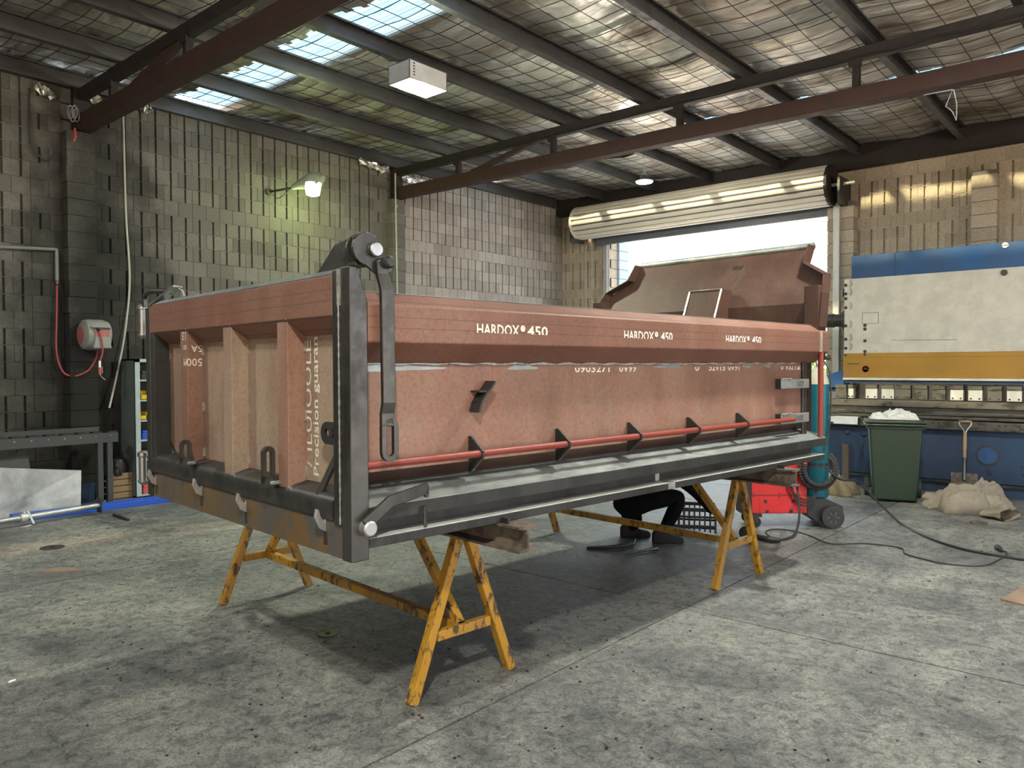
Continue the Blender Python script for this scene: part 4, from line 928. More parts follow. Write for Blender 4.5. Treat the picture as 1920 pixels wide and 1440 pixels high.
# canvas sack pile before the shovel
sk = thing('canvas_sacks', 'beige canvas sacks slumped on the floor in front of the shovel', 'sacks', G(1815, 960))
def sack(px0, py0, px1, py1, r, seed, mat='canvas', open_=None, sq=.62, lift=0):
    p0, p1 = G(px0, py0), G(px1, py1); d = (p1 - p0); L_ = d.length; d.normalize(); s_ = Vector((-d.y, d.x, 0)); rg = np.random.default_rng(seed); ph = rg.random(9) * 6.28; rows = []
    for j in range(15):
        t = j / 14; rr = r * (math.sin(math.pi * min(1, max(.06, t * .92 + .06))) ** .35 if open_ is None else (.55 + .45 * t))
        row = []
        for i in range(28):
            a = 2 * math.pi * i / 28; w = 1 + .09 * math.sin(3 * a + ph[0] + 4 * t) + .07 * math.sin(7 * a + ph[1]) + .05 * math.sin(12 * t + ph[2] + 2 * a)
            row.append(p0 + d * (L_ * t) + s_ * (rr * w * math.cos(a)) + Z3 * (max(0, rr * sq * (1 + w * math.sin(a))) + lift))
        rows.append(row)
    return MB().loft(rows, caps=open_ is None).build('sack', mat, sk, smooth='all')
def crumple(c, xd, rx, ry, h, seed, mat='canvas', name='sack', parent=None, box=5, amp=1.0, fine=1.0):
    """folded cloth lying on a surface: boxy sheet with ridged creases"""
    fr = frame(c, xd); n_, m_ = 60, 44; rows = []
    U, V = np.meshgrid(np.linspace(-1, 1, n_), np.linspace(-1, 1, m_), indexing='ij')
    body = (1 - np.abs(U) ** box) ** .5 * (1 - np.abs(V) ** (box * .8)) ** .5
    big = vnoise(U, V, 1.1, 1.4, seed) * 1.1; rid = -np.abs(vnoise(U + .3 * V, V, 2.3, 2.9, seed + 5)) * 1.5 - np.abs(vnoise(U, V - .4 * U, 4.6, 4.1, seed + 9)) * .8 * fine - np.abs(vnoise(U, V, 9.5, 8.4, seed + 13)) * .35 * fine
    Zh = h * body * np.clip(1.02 + amp * (big + .75 * rid), .12, 1.7)
    ed = .16 * vnoise(U, V, 1.7, 1.9, seed + 30) + .05 * vnoise(U, V, 5, 5, seed + 31)
    for i_ in range(n_):
        rows.append([fr(rx * (U[i_, k] + ed[i_, k] * .8), ry * (V[i_, k] + ed[i_, k]), max(.003, Zh[i_, k])) for k in range(m_)] + [fr(rx * U[i_, 0], ry * V[i_, -1] * .9, 0), fr(rx * U[i_, 0], ry * V[i_, 0] * .9, 0)])
    return MB().loft(rows).build(name, mat, parent, smooth='all')
rot_ = lambda a_: (RV * math.cos(a_) + FV * math.sin(a_)).normalized()
crumple(G(1823, 949), rot_(-.15), .40, .17, .25, 3, parent=sk); crumple(G(1770, 951), rot_(-.1), .22, .13, .15, 21, parent=sk, box=3)
crumple(G(1808, 962), rot_(-.22), .23, .13, .23, 44, parent=sk, box=7, amp=.7); crumple(G(1852, 958), rot_(-.3), .19, .14, .16, 60, parent=sk)
sack(1846, 968, 1893, 977, .15, 6, open_=True, sq=.42); sack(1766, 951, 1743, 946, .10, 8, open_=True, sq=.8)
tag(crumple(RAG[0], RAG[1], .27, .23, .13, 77, 'rag', 'rag_pile', box=3, amp=1.2, fine=1.3), *_rag)
# shovel leaning on the bed
top, bot = OY(1810, 789, YP - .24), OY(1807, 926, YP - .44); bot.z = .02
sh = thing('shovel', 'square-blade shovel with D handle leaning against the press bed', 'shovel', bot)
ax = (top - bot).normalized(); L_ = (top - bot).length; sd = Vector((1, 0, 0)); nf = sd.cross(ax).normalized()
q = lambda x, t, n_=0: bot + sd * x + ax * t + nf * n_
MB().loft([[q(x, t, .012 * abs(x) / .14 - .012) for x in (-.145, -.07, 0, .07, .145)] + [q(x, t, .012 * abs(x) / .14 - .009) for x in (.145, .07, 0, -.07, -.145)] for t in (0, .1, .27, .29)]).build('blade', 'beam_rust', sh)
MB().tube([q(0, .2), q(0, .34), q(0, .50)], [.022, .017, .015], 10).build('socket', 'steel', sh)
MB().tube([q(0, .48), q(0, .62), q(0, L_ - .15)], [.02, .023, .02], 10).build('shaft', 'wood', sh, smooth=True)
MB().tube(smoothpath([q(0, L_ - .16), q(-.03, L_ - .10), q(-.062, L_ - .055), q(-.065, L_ - .01)], 4), .008, 6).tube(smoothpath([q(0, L_ - .16), q(.03, L_ - .10), q(.062, L_ - .055), q(.065, L_ - .01)], 4), .008, 6).build('d_handle', 'tube_zinc', sh)
MB().cyl(q(-.072, L_ - .01), q(.072, L_ - .01), .015, n=10).build('grip', 'wood', sh)

# ================================================================== welder, gas cylinder, hoses
o_ = G(1409, 990); dep = proj(o_)[2]; f = frame(o_); S_ = dep / F
X_ = lambda px: (px - 1409) * S_; Zp = lambda py: (990 - py) * S_
wd = thing('welding_machine', 'red wheeled welding machine behind the far trestle', 'welder', f(.3, .2, 0))
MB().box(X_(1409), 0, Zp(963), X_(1513), .36, .78, f).build('cabinet', 'red', wd, bevel=.006)
MB().box(X_(1399), .0, Zp(966), X_(1409), .36, .80, f).build('front_panel', 'black', wd, bevel=.006)
MB().box(X_(1424), -.004, Zp(961), X_(1511), -.001, Zp(934), f).build('side_hatch', 'red', wd, bevel=.002)
for px, py in ((1435, 940), (1487, 940), (1438, 959), (1483, 959)): MB().box(X_(px) - .014, -.009, Zp(py) - .016, X_(px) + .014, -.003, Zp(py) + .016, f).build('catch', 'black', wd)
for px, py in ((1413, 925), (1413, 931), (1461, 925), (1461, 931), (1413, 962), (1510, 962)): MB().cyl(f(X_(px), -.005, Zp(py)), f(X_(px), 0, Zp(py)), .006, n=8).build('screw', 'black', wd)
MB().box(X_(1405), -.006, Zp(928) - .001, X_(1512), -.001, Zp(928) + .002, f).build('panel_seam', 'black', wd)
MB().loft([[f(x, y, z) for x, z in ((X_(1513), Zp(966)), (X_(1513), Zp(935)), (X_(1548), Zp(935)), (X_(1581), Zp(950)), (X_(1581), Zp(962)), (X_(1560), Zp(978)), (X_(1530), Zp(978)))] for y in (.0, .36)]).build('cylinder_tray', 'black', wd, bevel=.005)
for y, nm in ((-.06, 0), (.38, 1)):
    c = f(X_(1558), y, .112); yd = f(0, 1, 0) - f(0, 0, 0)
    wh = MB().lathe(c, yd, [(.06, .0), (.085, -.008), (.112, .0), (.117, .02), (.112, .05), (.06, .05)], 28).build('rear_wheel', 'rubber', wd, smooth=True)
    MB().lathe(c + yd * -.004, yd, [(.022, -.004), (.022, .01)], 12).build('hub', 'black', wh)
    for k in range(6):
        a = k * math.pi / 3; d_ = RV * math.cos(a) + Z3 * math.sin(a); MB().bar(c + d_ * .02 + yd * .004, c + d_ * .07 + yd * .004, .02, .012, yd).build('spoke', 'frame_grey', wh)
for y in (.03, .32):
    c = f(X_(1418), y, .055); yd = f(0, 1, 0) - f(0, 0, 0)
    MB().lathe(c - yd * .015, yd, [(.03, 0), (.055, .003), (.055, .027), (.03, .03)], 18).build('castor_wheel', 'rubber', wd)
    MB().loft([[c + yd * y_ + RV * x + Z3 * z for x, z in ((-.02, 0), (.02, 0), (.03, .09), (-.03, .09))] for y_ in (-.03, -.02)]).build('castor_fork', 'steel', wd)
MB().box(X_(1400), -.02, Zp(969), X_(1428), .38, Zp(964), f).build('castor_plate', 'black', wd)
for k in range(3):    # red-brown leads looped on the side
    r_ = .14 + .02 * k
    pts = smoothpath([f(X_(1470 + k * 5), -.03 - .012 * k, .62), f(X_(1478 + k * 3), -.05, .42 - .03 * k), f(X_(1500), -.05, .30 - .03 * k), f(X_(1522), -.05, .33 - .02 * k), f(X_(1533), -.03, .46)], 6)
    MB().tube(pts, .009, 6).build('looped_lead', 'rubber', wd)
for k, r_ in enumerate((.16, .13)):    # corrugated hose coil hung at the rear
    cc = f(X_(1530), -.05 - .03 * k, .60); m_ = MB(); pts = [cc + RV * (r_ * 1.15 * math.cos(t)) + Z3 * (r_ * 1.2 * math.sin(t)) for t in np.linspace(-3.5, .9, 60)]
    m_.tube(pts, [.021 if q_ % 2 else .026 for q_ in range(60)], 8).build('hose_coil', 'rubber', wd)
gc = f(X_(1546), .2, Zp(938))
gy_ = thing('gas_cylinder', 'tall teal gas cylinder standing on the back of the welding trolley', 'gas cylinder', gc)
MB().lathe(gc, Z3, [(.105, 0), (.113, .02), (.113, 1.17)], 28).build('body', 'teal', gy_, smooth=True)
MB().lathe(gc, Z3, [(.113, 1.17), (.105, 1.22), (.075, 1.29), (.038, 1.33), (.034, 1.36), (.0, 1.36)], 28).build('shoulder', 'cyl_top', gy_, smooth=True)
MB().cyl(gc + Z3 * 1.36, gc + Z3 * 1.44, .018, n=10).build('valve', 'steel_bright', gy_)
MB().cyl(gc + Z3 * 1.44 - RV * .03, gc + Z3 * 1.44 + RV * .06, .02, n=10).cyl(gc + Z3 * 1.44 + RV * .06, gc + Z3 * 1.445 + RV * .13, .024, n=12).build('regulator', 'black', gy_)
MB().cyl(gc + Z3 * 1.395 - FV * .06, gc + Z3 * 1.395 - FV * .02, .032, n=14).build('gauge', 'steel_bright', gy_)
MB().tube(smoothpath([gc + Z3 * 1.43 + RV * .05, gc + Z3 * 1.25 + RV * .10 - FV * .08, gc + Z3 * .8 + RV * .085 - FV * .11, gc + Z3 * .45 + RV * .02 - FV * .13], 6), .008, 6).build('gas_hose', 'black', gy_)
MB().lathe(gc + Z3 * .33, Z3, [(.1145, 0), (.1145, .03)], 24).build('retaining_strap', 'black', gy_)
# thick power cable from the welder across the floor, thin lead with plug
def floor_cable(pts, r, z=None): return [G(px, py, r if z is None else z) for px, py in pts]
start = f(X_(1545), -.02, .62)
pts = smoothpath([start, f(X_(1570), -.06, .50), G(1610, 905, .33), G(1655, 950, .12)] + floor_cable(((1690, 982), (1740, 1008), (1800, 1028), (1860, 1040), (1919, 1049), (1990, 1060)), .011), 8)
tag(MB().tube(pts, .0115, 8).build('power_cable', 'black', None, smooth=True), 'thick black power cable running from the welder to the right edge', 'cable')
pts = smoothpath(floor_cable(((1455, 1012), (1440, 1003), (1436, 996), (1455, 992), (1490, 996), (1520, 1005), (1540, 1014), (1565, 1020), (1620, 1019), (1670, 1024), (1692, 1029), (1697, 1038), (1730, 1048), (1780, 1058), (1840, 1061), (1868, 1052), (1888, 1038), (1880, 1032)), .006), 6)
lead = thing('extension_lead', 'thin dark lead with a black plug lying on the floor', 'cable', G(1700, 1040))
MB().tube(pts, .006, 6).build('lead', 'rubber', lead, smooth=True)
MB().tube([G(1880, 1033, .015), G(1874, 1029, .02), G(1870, 1026, .02)], [.008, .024, .026], 10).build('plug', 'black', lead)
pts = smoothpath([T(-2.62, 5.3, .78), G(1493, 905, .50), G(1499, 960, .22), G(1492, 998, .05), G(1475, 1010, .015), G(1455, 1013, .02), G(1440, 1011, .03)], 7)
gr = thing('angle_grinder', 'black angle grinder lying on the floor by the far trestle', 'grinder', G(1420, 1012))
MB().tube([G(1462, 1013, .03), G(1445, 1012, .035), G(1428, 1009, .04), G(1408, 1004, .045)], [.022, .03, .028, .03], 12).build('body', 'black', gr, smooth=True)
MB().lathe(G(1398, 999, .05), Vector((.3, -.9, .35)), [(.062, 0), (.062, .004)], 24).build('disc', 'steel_dark', gr)
MB().lathe(G(1402, 1000, .05), Vector((.3, -.9, .35)), [(.065, -.02), (.066, .01), (.03, .012)], 20).build('guard', 'steel', gr)
MB().tube(pts, .011, 8).build('power_lead', 'black', gr, smooth=True)
# crate
o_ = G(1262, 1004); f = frame(o_, (RV * .97 - FV * .24).normalized())
cr = thing('plastic_crate', 'black open-sided plastic crate on the floor beside the crouching person', 'crate', o_)
w_, d_, h_ = .40, .33, .27
for z in (0, .09, .18, .25):
    for (a0, b0, a1, b1) in ((0, 0, w_, 0), (0, d_, w_, d_), (0, 0, 0, d_), (w_, 0, w_, d_)): MB().bar(f(a0, b0, z + .01), f(a1, b1, z + .01), .012, .022 if z < .2 else .035).build('rail', 'black', cr)
for k in range(9):
    for y in (0, d_): MB().bar(f(w_ * k / 8, y, 0), f(w_ * k / 8, y, h_), .012, .012, FV).build('slat', 'black', cr)
for k in range(1, 7):
    for x in (0, w_): MB().bar(f(x, d_ * k / 7, 0), f(x, d_ * k / 7, h_), .012, .012, RV).build('slat', 'black', cr)
MB().box(0, 0, 0, w_, d_, .012, f).build('base', 'black', cr)

# ================================================================== crouching person behind the tipper
o_ = G(1215, 1018); f = frame(o_); dp = proj(o_)[2] / F
XX = lambda px: (px - 1215) * dp; ZZ = lambda py: (1018 - py) * dp
pn = thing('person', 'person in black workwear and boots crouching behind the tipper, arm reaching down', 'person', o_)
def skin_body(name, mat, chains, parent, sub=2):
    me = bpy.data.meshes.new(name); V = []; E_ = []; Rr = []; idx = {}
    for ch in chains:
        prev = None
        for key, p, r in ch:
            if key not in idx: idx[key] = len(V); V.append(ROOT[parent] @ Vector(p)); Rr.append(r)
            if prev is not None: E_.append((idx[prev], idx[key]))
            prev = key
    me.from_pydata(V, E_, []); me.materials.append(M[mat]); o = bpy.data.objects.new(name, me); COL.objects.link(o); o.parent = parent; ROOT[o] = ROOT[parent]
    me.skin_vertices or o.modifiers.new('skin', 'SKIN')
    if not any(m_.type == 'SKIN' for m_ in o.modifiers): o.modifiers.new('skin', 'SKIN')
    if not me.skin_vertices:
        bm = bmesh.new(); bm.from_mesh(me); bm.verts.layers.skin.verify(); bm.to_mesh(me); bm.free()
    for i, r in enumerate(Rr):
        sv = me.skin_vertices[0].data[i]; rr = r if isinstance(r, tuple) else (r, r); sv.radius = rr; sv.use_root = i == 0
    s = o.modifiers.new('sub', 'SUBSURF'); s.levels = sub; s.render_levels = sub
    return o
hipL, hipR = f(-.18, .06, .34), f(-.20, .26, .34)
body = skin_body('body', 'cloth_black', [
    [('pel', f(-.19, .16, .36), .15), ('wst', f(-.10, .15, .52), .15), ('chs', f(.06, .13, .68), .17), ('nck', f(.20, .12, .76), .065), ('hd0', f(.25, .12, .79), .055)],
    [('pel', None, 0), ('hpl', hipL, .11), ('tl', f(.08, .00, .41), .10), ('kl', f(.30, -.02, .44), .085), ('sl', f(.22, .0, .25), .07), ('al', f(.13, .0, .09), .05)],
    [('pel', None, 0), ('hpr', hipR, .11), ('tr', f(-.10, .26, .22), .10), ('kr', f(-.08, .24, .15), .08), ('sr', f(-.10, .25, .11), .06), ('ar', f(-.13, .26, .06), .05)],
    [('chs', None, 0), ('shl', f(.17, -.08, .70), .085), ('ell', f(.40, -.10, .52), .062), ('wrl', f(.60, -.10, .29), .045)],
    [('chs', None, 0), ('shr', f(.12, .32, .70), .085), ('elr', f(.34, .36, .60), .062), ('wrr', f(.52, .32, .70), .042)]], pn)
# head with face and hair
hcn = f(.34, .12, .80); fw = (RV * .85 - Z3 * .5).normalized(); upn = (Z3 * .85 + RV * .5).normalized(); sdn = fw.cross(upn)
rows = []
for j in range(13):
    t = -1 + 2 * j / 12; rr = math.sqrt(max(0.0004, 1 - t * t)); row = []
    for i in range(20):
        a = 2 * math.pi * i / 20; x, y = math.cos(a), math.sin(a); jaw = 1 - .22 * max(0, -t) ; fr_ = 1 + (.05 if x > .8 and abs(t) < .3 else 0)
        row.append(hcn + upn * (t * .115) + fw * (x * rr * .095 * fr_) + sdn * (y * rr * .075 * jaw))
    rows.append(row)
hd_ = MB().loft(rows).build('head', 'skin', pn, smooth='all')
MB().loft([[hcn + fw * (.092 + .02 * k) + sdn * (y * (1 - .4 * k)) + upn * (z * (1 - .3 * k) - .015 * k) for y, z in ((-.014, -.02), (.014, -.02), (.005, .028), (-.005, .028))] for k in (0, 1)]).build('nose', 'skin', hd_)
for s in (-1, 1):
    MB().lathe(hcn + fw * .086 + sdn * (s * .03) + upn * .012, fw, [(.001, -.004), (.011, 0), (.006, .006)], 10).build('eye', 'paper', hd_)
    MB().lathe(hcn + sdn * (s * .072), sdn * s, [(.028, 0), (.026, .01), (.01, .006)], 12).build('ear', 'skin', hd_)
MB().bar(hcn + fw * .09 - upn * .05 - sdn * .022, hcn + fw * .09 - upn * .05 + sdn * .022, .006, .008).build('mouth', 'pink', hd_)
rows = []
for j in range(8):
    t = .1 + .95 * j / 7; t = min(t, 1); rr = math.sqrt(max(.0004, 1 - t * t)); rows.append([hcn - fw * .012 + upn * (t * .124) + fw * (math.cos(a) * rr * .098) + sdn * (math.sin(a) * rr * .083) for a in np.linspace(0, 2 * math.pi, 20, endpoint=False)])
MB().loft(rows).build('hair', 'hair', hd_, smooth='all')
for nm, p, dr_ in (('boot', f(.13, .0, .0), RV), ('boot', f(-.13, .26, .0), RV)):
    q = lambda x, y, z: p + dr_ * x + FV * y + Z3 * z
    MB().loft([[q(x, -w, 0), q(x, w, 0), q(x, w * .9, h), q(x, -w * .9, h)] for x, w, h in ((-.09, .035, .09), (-.05, .042, .14), (.03, .045, .11), (.10, .05, .075), (.17, .045, .06), (.20, .025, .04))]).build(nm, 'leather', pn, smooth='all', bevel=.01)
def hand(wr, dir_, spread, pn_):
    dir_ = dir_.normalized(); sp = (spread - dir_ * spread.dot(dir_)).normalized(); dn = dir_.cross(sp)
    ch = [[('w', wr - dir_ * .02, .034), ('p', wr + dir_ * .05, (.042, .022)), ('k', wr + dir_ * .085, (.042, .02))]]
    for k, L_ in enumerate((.075, .085, .08, .06)):
        b_ = wr + dir_ * .085 + sp * (.03 - k * .02)
        ch.append([('k', None, 0), (f'a{k}', b_ + dir_ * .02, .0105), (f'b{k}', b_ + dir_ * L_ * .55 + dn * .012, .0095), (f'c{k}', b_ + dir_ * L_ * .8 + dn * .035, .0085)])
    ch.append([('p', None, 0), ('t0', wr + dir_ * .04 + sp * .045, .013), ('t1', wr + dir_ * .075 + sp * .06 + dn * .015, .011), ('t2', wr + dir_ * .10 + sp * .055 + dn * .03, .009)])
    return skin_body('gloved_hand', 'leather', ch, pn_, 1)
hand(f(.62, -.10, .27), RV * .7 - Z3 * .7, FV, pn); hand(f(.54, .32, .72), RV * .5 + Z3 * .6, FV, pn)
# welding torch and lead on the floor beside the person
tc = thing('welding_torch', 'dark welding torch with lead lying on the floor under the tipper', 'torch', G(1165, 1028))
MB().tube([G(1100, 1027, .012), G(1136, 1027, .02), G(1170, 1024, .022), G(1188, 1021, .02), G(1191, 1012, .035)], [.012, .02, .02, .011, .010], 8).build('handle', 'black', tc, smooth=True)
MB().tube([G(1174, 1040, .012), G(1200, 1034, .016), G(1222, 1030, .018), G(1232, 1028, .02)], [.008, .012, .014, .022], 8).build('clamp', 'steel', tc)

# ================================================================== left side: bench frame, sheets, beams, cabinet, reel
bx_ = -9.8
bf_ = thing('steel_bench_frame', 'dark grey bolted steel frame rail on legs at the left edge', 'frame', OX(195, 945, bx_))
zt = OX(215, 810, bx_).z; y0 = OX(-30, 820, bx_).y; y1 = OX(218, 812, bx_).y
MB().loft([[(bx_ + x, y, zt + z) for x, z in ((0, 0), (.055, -.0), (.055, -.115), (.05, -.115), (.05, -.005), (0, -.005))] for y in (y0, y1)]).build('front_channel', 'frame_grey', bf_)
MB().loft([[(bx_ - .16 + x, y, zt + .065 + z) for x, z in ((0, 0), (.01, 0), (.01, -.09), (.14, -.09), (.14, -.1), (0, -.1))] for y in (y0, y1 - .14)]).build('back_angle', 'frame_grey', bf_)
yy = y0 + .1
while yy < y1 - .05:
    MB().lathe((bx_ + .055, yy, zt - .035), (1, 0, 0), [(.009, 0), (.009, .006)], 6).build('bolt', 'steel_bright', bf_)
    MB().box(bx_ - .13, yy, zt - .01, bx_ - .01, yy + .1, zt + .012).build('roller_cup', 'steel_dark', bf_); yy += .17
for px in (187, 205): 
    p = OX(px, 940, bx_); MB().box(bx_ - .03, p.y - .03, 0, bx_ + .05, p.y + .03, zt - .06).build('leg', 'frame_grey', bf_, bevel=.003)
p = OX(-20, 900, bx_); MB().box(bx_ - .03, p.y - .03, 0, bx_ + .05, p.y + .03, zt - .06).build('leg', 'frame_grey', bf_)
# leaning sheets
xs_ = -9.66
q = [OX(-40, 956, xs_), OX(151, 952, xs_), OX(152, 882, xs_ - .10), OX(-40, 876, xs_ - .10)]
for p in q[:2]: p.z = .005
tag(MB().hexa([p + Vector((.0, 0, 0)) for p in q] + [p + Vector((.008, 0, .002)) for p in q]).build('zinc_sheet', 'zinc'), 'scuffed silvery metal sheet leaning below the bench frame', 'sheet metal')
q = [OX(-40, 905, -9.98), OX(68, 890, -9.98), OX(50, 842, -10.1), OX(-40, 880, -10.1)]
for p in q[:2]: p.z = .3
q[0].z = q[1].z = .01
tag(MB().hexa(q + [p + Vector((.008, 0, .002)) for p in q]).build('green_offcut', 'cabinet'), 'greenish triangular offcut sheet behind the silvery sheet', 'sheet metal')
# blue beams and scaffold tube on the floor
p0, p1 = G(322, 940), G(120, 965)
d_ = (p1 - p0).normalized()
for k, (o_x, lab) in enumerate(((.0, 'bright blue steel box section on the floor, the one nearer the camera'), (-.11, 'bright blue steel box section on the floor, the one nearer the wall'))):
    a_, b_ = p0 + Vector((o_x, 0, .035)), G(-60, 992) + Vector((o_x - .06, 0, .035))
    tag(MB().bar(a_ + d_ * (.15 * k), a_.lerp(b_, .8), .07, .07).build('steel_box_section', 'bright_blue', None, bevel=.004), lab, 'steel section', 'blue box sections on the floor')
sc = thing('scaffold_tube', 'grey scaffold tube with clamp lying beside the blue sections', 'tube', G(100, 972))
a_, b_ = G(180, 962) + Vector((.10, 0, .10)), G(-60, 999) + Vector((.10, 0, .08))
MB().cyl(a_, b_, .03, n=14).build('tube', 'tube_zinc', sc, smooth=True)
e_ = (b_ - a_).normalized(); MB().bar(a_ - e_ * .006, a_ + e_ * .006, .10, .16).build('end_plate', 'steel', sc)
cc = a_.lerp(b_, .62); MB().lathe(cc - e_ * .03, e_, [(.034, 0), (.046, .0), (.046, .06), (.034, .06)], 14).build('coupler', 'alu', sc)
MB().tube([cc + Z3 * .05, cc + Z3 * .06 - e_ * .04, cc - Z3 * .07 - e_ * .08 + Vector((.06, 0, 0))], .012, 6).bar(cc + Vector((.05, 0, -.08)) - e_ * .05, cc + Vector((.09, 0, -.11)) + e_ * .17, .03, .012).build('coupler_bolt', 'alu', sc)
tag(MB().bar(G(213, 965, .012), G(241, 975, .012), .022, .022).build('steel_bar', 'steel_dark'), 'short dark steel bar on the floor near the blue sections', 'bar')
# cabinet
xf = -9.90; cb_ = thing('shelf_cabinet', 'narrow grey-green steel cabinet with open shelves beside the tailgate', 'cabinet', (-10.1, 4.5, 0))
yc0 = OX(254, 800, xf).y; zc1 = OX(254, 673, xf).z; yc1 = yc0 + .9
MB().box(-10.34, yc0, .02, xf, yc0 + .02, zc1).build('side_panel', 'cabinet', cb_)
MB().box(-10.34, yc1 - .02, .02, xf, yc1, zc1).build('side_panel', 'cabinet', cb_)
MB().box(-10.35, yc0, .02, -10.33, yc1, zc1).build('back_panel', 'cabinet', cb_)
MB().box(xf - .02, yc0, .02, xf + .012, yc0 + .06, zc1).box(xf - .02, yc0, zc1 - .04, xf + .012, yc1, zc1).build('front_frame', 'cabinet_edge', cb_)
shelf_z = [OX(262, py, xf).z for py in (712, 750, 788, 825, 862, 928)]
for z in shelf_z: MB().box(-10.33, yc0 + .02, z - .02, xf, yc1 - .02, z).build('shelf', 'cabinet_edge', cb_)
MB().box(-10.34, yc0, zc1 - .02, xf, yc1, zc1).build('top_panel', 'cabinet', cb_)
def part_bin(y, z, w=.12, h=.09, mat='bin_yellow', label='', ):
    t = MB(); x0_, x1_ = xf - .24, xf - .02
    t.box(x0_, y, z, x1_, y + w, z + .008).box(x0_, y, z, x1_, y + .006, z + h).box(x0_, y + w - .006, z, x1_, y + w, z + h).box(x0_, y, z, x0_ + .006, y + w, z + h).box(x1_ - .006, y, z, x1_, y + w, z + h * .55)
    return tag(t.build('parts_bin', mat), label, 'bin', 'small bins on the cabinet shelves')
part_bin(yc0 + .08, shelf_z[1], .16, .11, 'bin_yellow', 'yellow parts bin on the upper cabinet shelf')
part_bin(yc0 + .07, shelf_z[2], .08, .10, 'bin_yellow', 'yellow parts bin on the second cabinet shelf, left one')
part_bin(yc0 + .16, shelf_z[2], .14, .08, 'bin_yellow', 'yellow parts bin on the second cabinet shelf, right one')
for k, (z, mat, nm, lab, cat) in enumerate(((shelf_z[0], 'black', 'tool_case', 'black tool case on the top cabinet shelf', 'case'), (shelf_z[3], 'bright_blue', 'blue_tin', 'blue tin on the middle cabinet shelf', 'tin'), (shelf_z[4], 'steel_dark', 'metal_box', 'dark metal box on the lower cabinet shelf', 'box'), (shelf_z[5], 'pink', 'red_carton', 'red carton on the bottom cabinet shelf', 'carton'))):
    y_ = yc0 + .10
    tag(MB().box(xf - .26, y_, z, xf - .04, y_ + .2, z + .07).box(xf - .25, y_ + .01, z + .07, xf - .05, y_ + .19, z + .11).build(nm, mat, None, bevel=.006), lab, cat)
# box, tubes and cables beside the cabinet
pbx = G(228, 935); 
wbx = thing('wooden_crate', 'small wooden box of scrap beside the bench frame leg', 'box', pbx)
for k in range(4): MB().box(pbx.x - .25, pbx.y - .2, .01 + k * .08, pbx.x - .235, pbx.y + .12, .08 + k * .08).build('slat', 'wood', wbx); MB().box(pbx.x - .02, pbx.y - .2, .01 + k * .08, pbx.x, pbx.y + .12, .08 + k * .08).build('slat', 'wood', wbx)
for s in (-.2, .12): MB().box(pbx.x - .25, pbx.y + s, .0, pbx.x, pbx.y + s + .015, .32).build('end_board', 'wood', wbx)
tag(heap('scrap_heap', 'black', (pbx.x - .12, pbx.y - .04, .30), .13, .14, .12, 21, fold=.8), 'tangle of black scrap in the small wooden box', 'scrap')
pts = []
cc = G(165, 930) + Vector((-.12, 0, .17))
for k in range(90):
    a = k * .28; pts.append(cc + Vector((.03 * math.sin(a * .37), .13 * math.cos(a), .05 * math.sin(a * .9) + .10 * math.sin(a))))
tag(MB().tube(pts, .009, 5).build('cable_coil', 'grey_plastic', None, smooth=True), 'loose coil of grey cable behind the bench frame leg', 'cable')
tag(MB().lathe(G(150, 938) + Vector((.12, .0, .0)), Z3, [(.12, 0), (.14, .2), (.15, .2), (.15, .22), (.12, .22)], 16).build('blue_bucket', 'blue_dark', None), 'dark blue bucket behind the bench frame', 'bucket')
# hose reel on the pier
xp = XL + .18
rc_ = OX(176, 628, xp + .12)
rl = thing('hose_reel', 'grey and red wall-mounted air hose reel on the sooty pier', 'hose reel', rc_)
yw = Vector((0, 1, 0)); xw = Vector((1, 0, 0))
MB().lathe(rc_ - yw * .15 + xw * .0, yw, [(.13, 0), (.18, .03), (.19, .08), (.19, .24), (.17, .30)], 26).build('drum_case', 'reel', rl, smooth=True)
MB().lathe(rc_ - yw * .155, yw, [(.05, -.004), (.10, -.004), (.10, .01)], 22).build('side_disc', 'reel_red', rl)
fr0 = rc_ + xw * .16
MB().loft([[fr0 + Vector((x, y, z)) for y, z in ((-.10, .10), (.13, .10), (.11, .0), (.13, -.17), (-.08, -.17), (-.05, 0))] for x in (-.05, .045)]).build('front_cover', 'reel', rl, bevel=.012)
MB().box(fr0.x + .04, fr0.y - .06, fr0.z - .02, fr0.x + .05, fr0.y + .10, fr0.z + .06).build('red_window', 'reel_red', rl)
MB().box(fr0.x + .03, fr0.y - .08, fr0.z + .06, fr0.x + .052, fr0.y + .11, fr0.z + .085).build('mouth', 'black', rl)
MB().lathe(fr0 + Vector((.07, -.03, .06)), Z3, [(.01, -.022), (.024, 0), (.01, .022)], 12).build('hose_stop', 'black', rl, smooth=True)
hx = fr0.x + .07
hp = [fr0 + Vector((.06, -.03, .05)), Vector((hx, fr0.y + .0, fr0.z - .05)), Vector((hx, fr0.y + .01, OX(187, 660, hx).z)), Vector((hx, OX(187, 678, hx).y, OX(187, 678, hx).z))]
MB().tube(smoothpath(hp, 5), .010, 7).build('short_hose', 'hose_red', rl, smooth=True)
g0 = hp[-1]; MB().cyl(g0 + Z3 * .01, g0 - Z3 * .075, .014, n=10).build('coupling', 'paper', rl)
MB().cyl(g0 - Z3 * .07, g0 - Z3 * .16, .02, .015, n=10).box(g0.x - .005, g0.y + .022, g0.z - .14, g0.x + .005, g0.y + .032, g0.z - .06).build('blow_gun', 'reel_red', rl)
MB().tube([g0 - Z3 * .155, g0 + Vector((0, .02, -.19)), g0 + Vector((0, .06, -.225))], .006, 6).build('nozzle', 'steel_bright', rl)
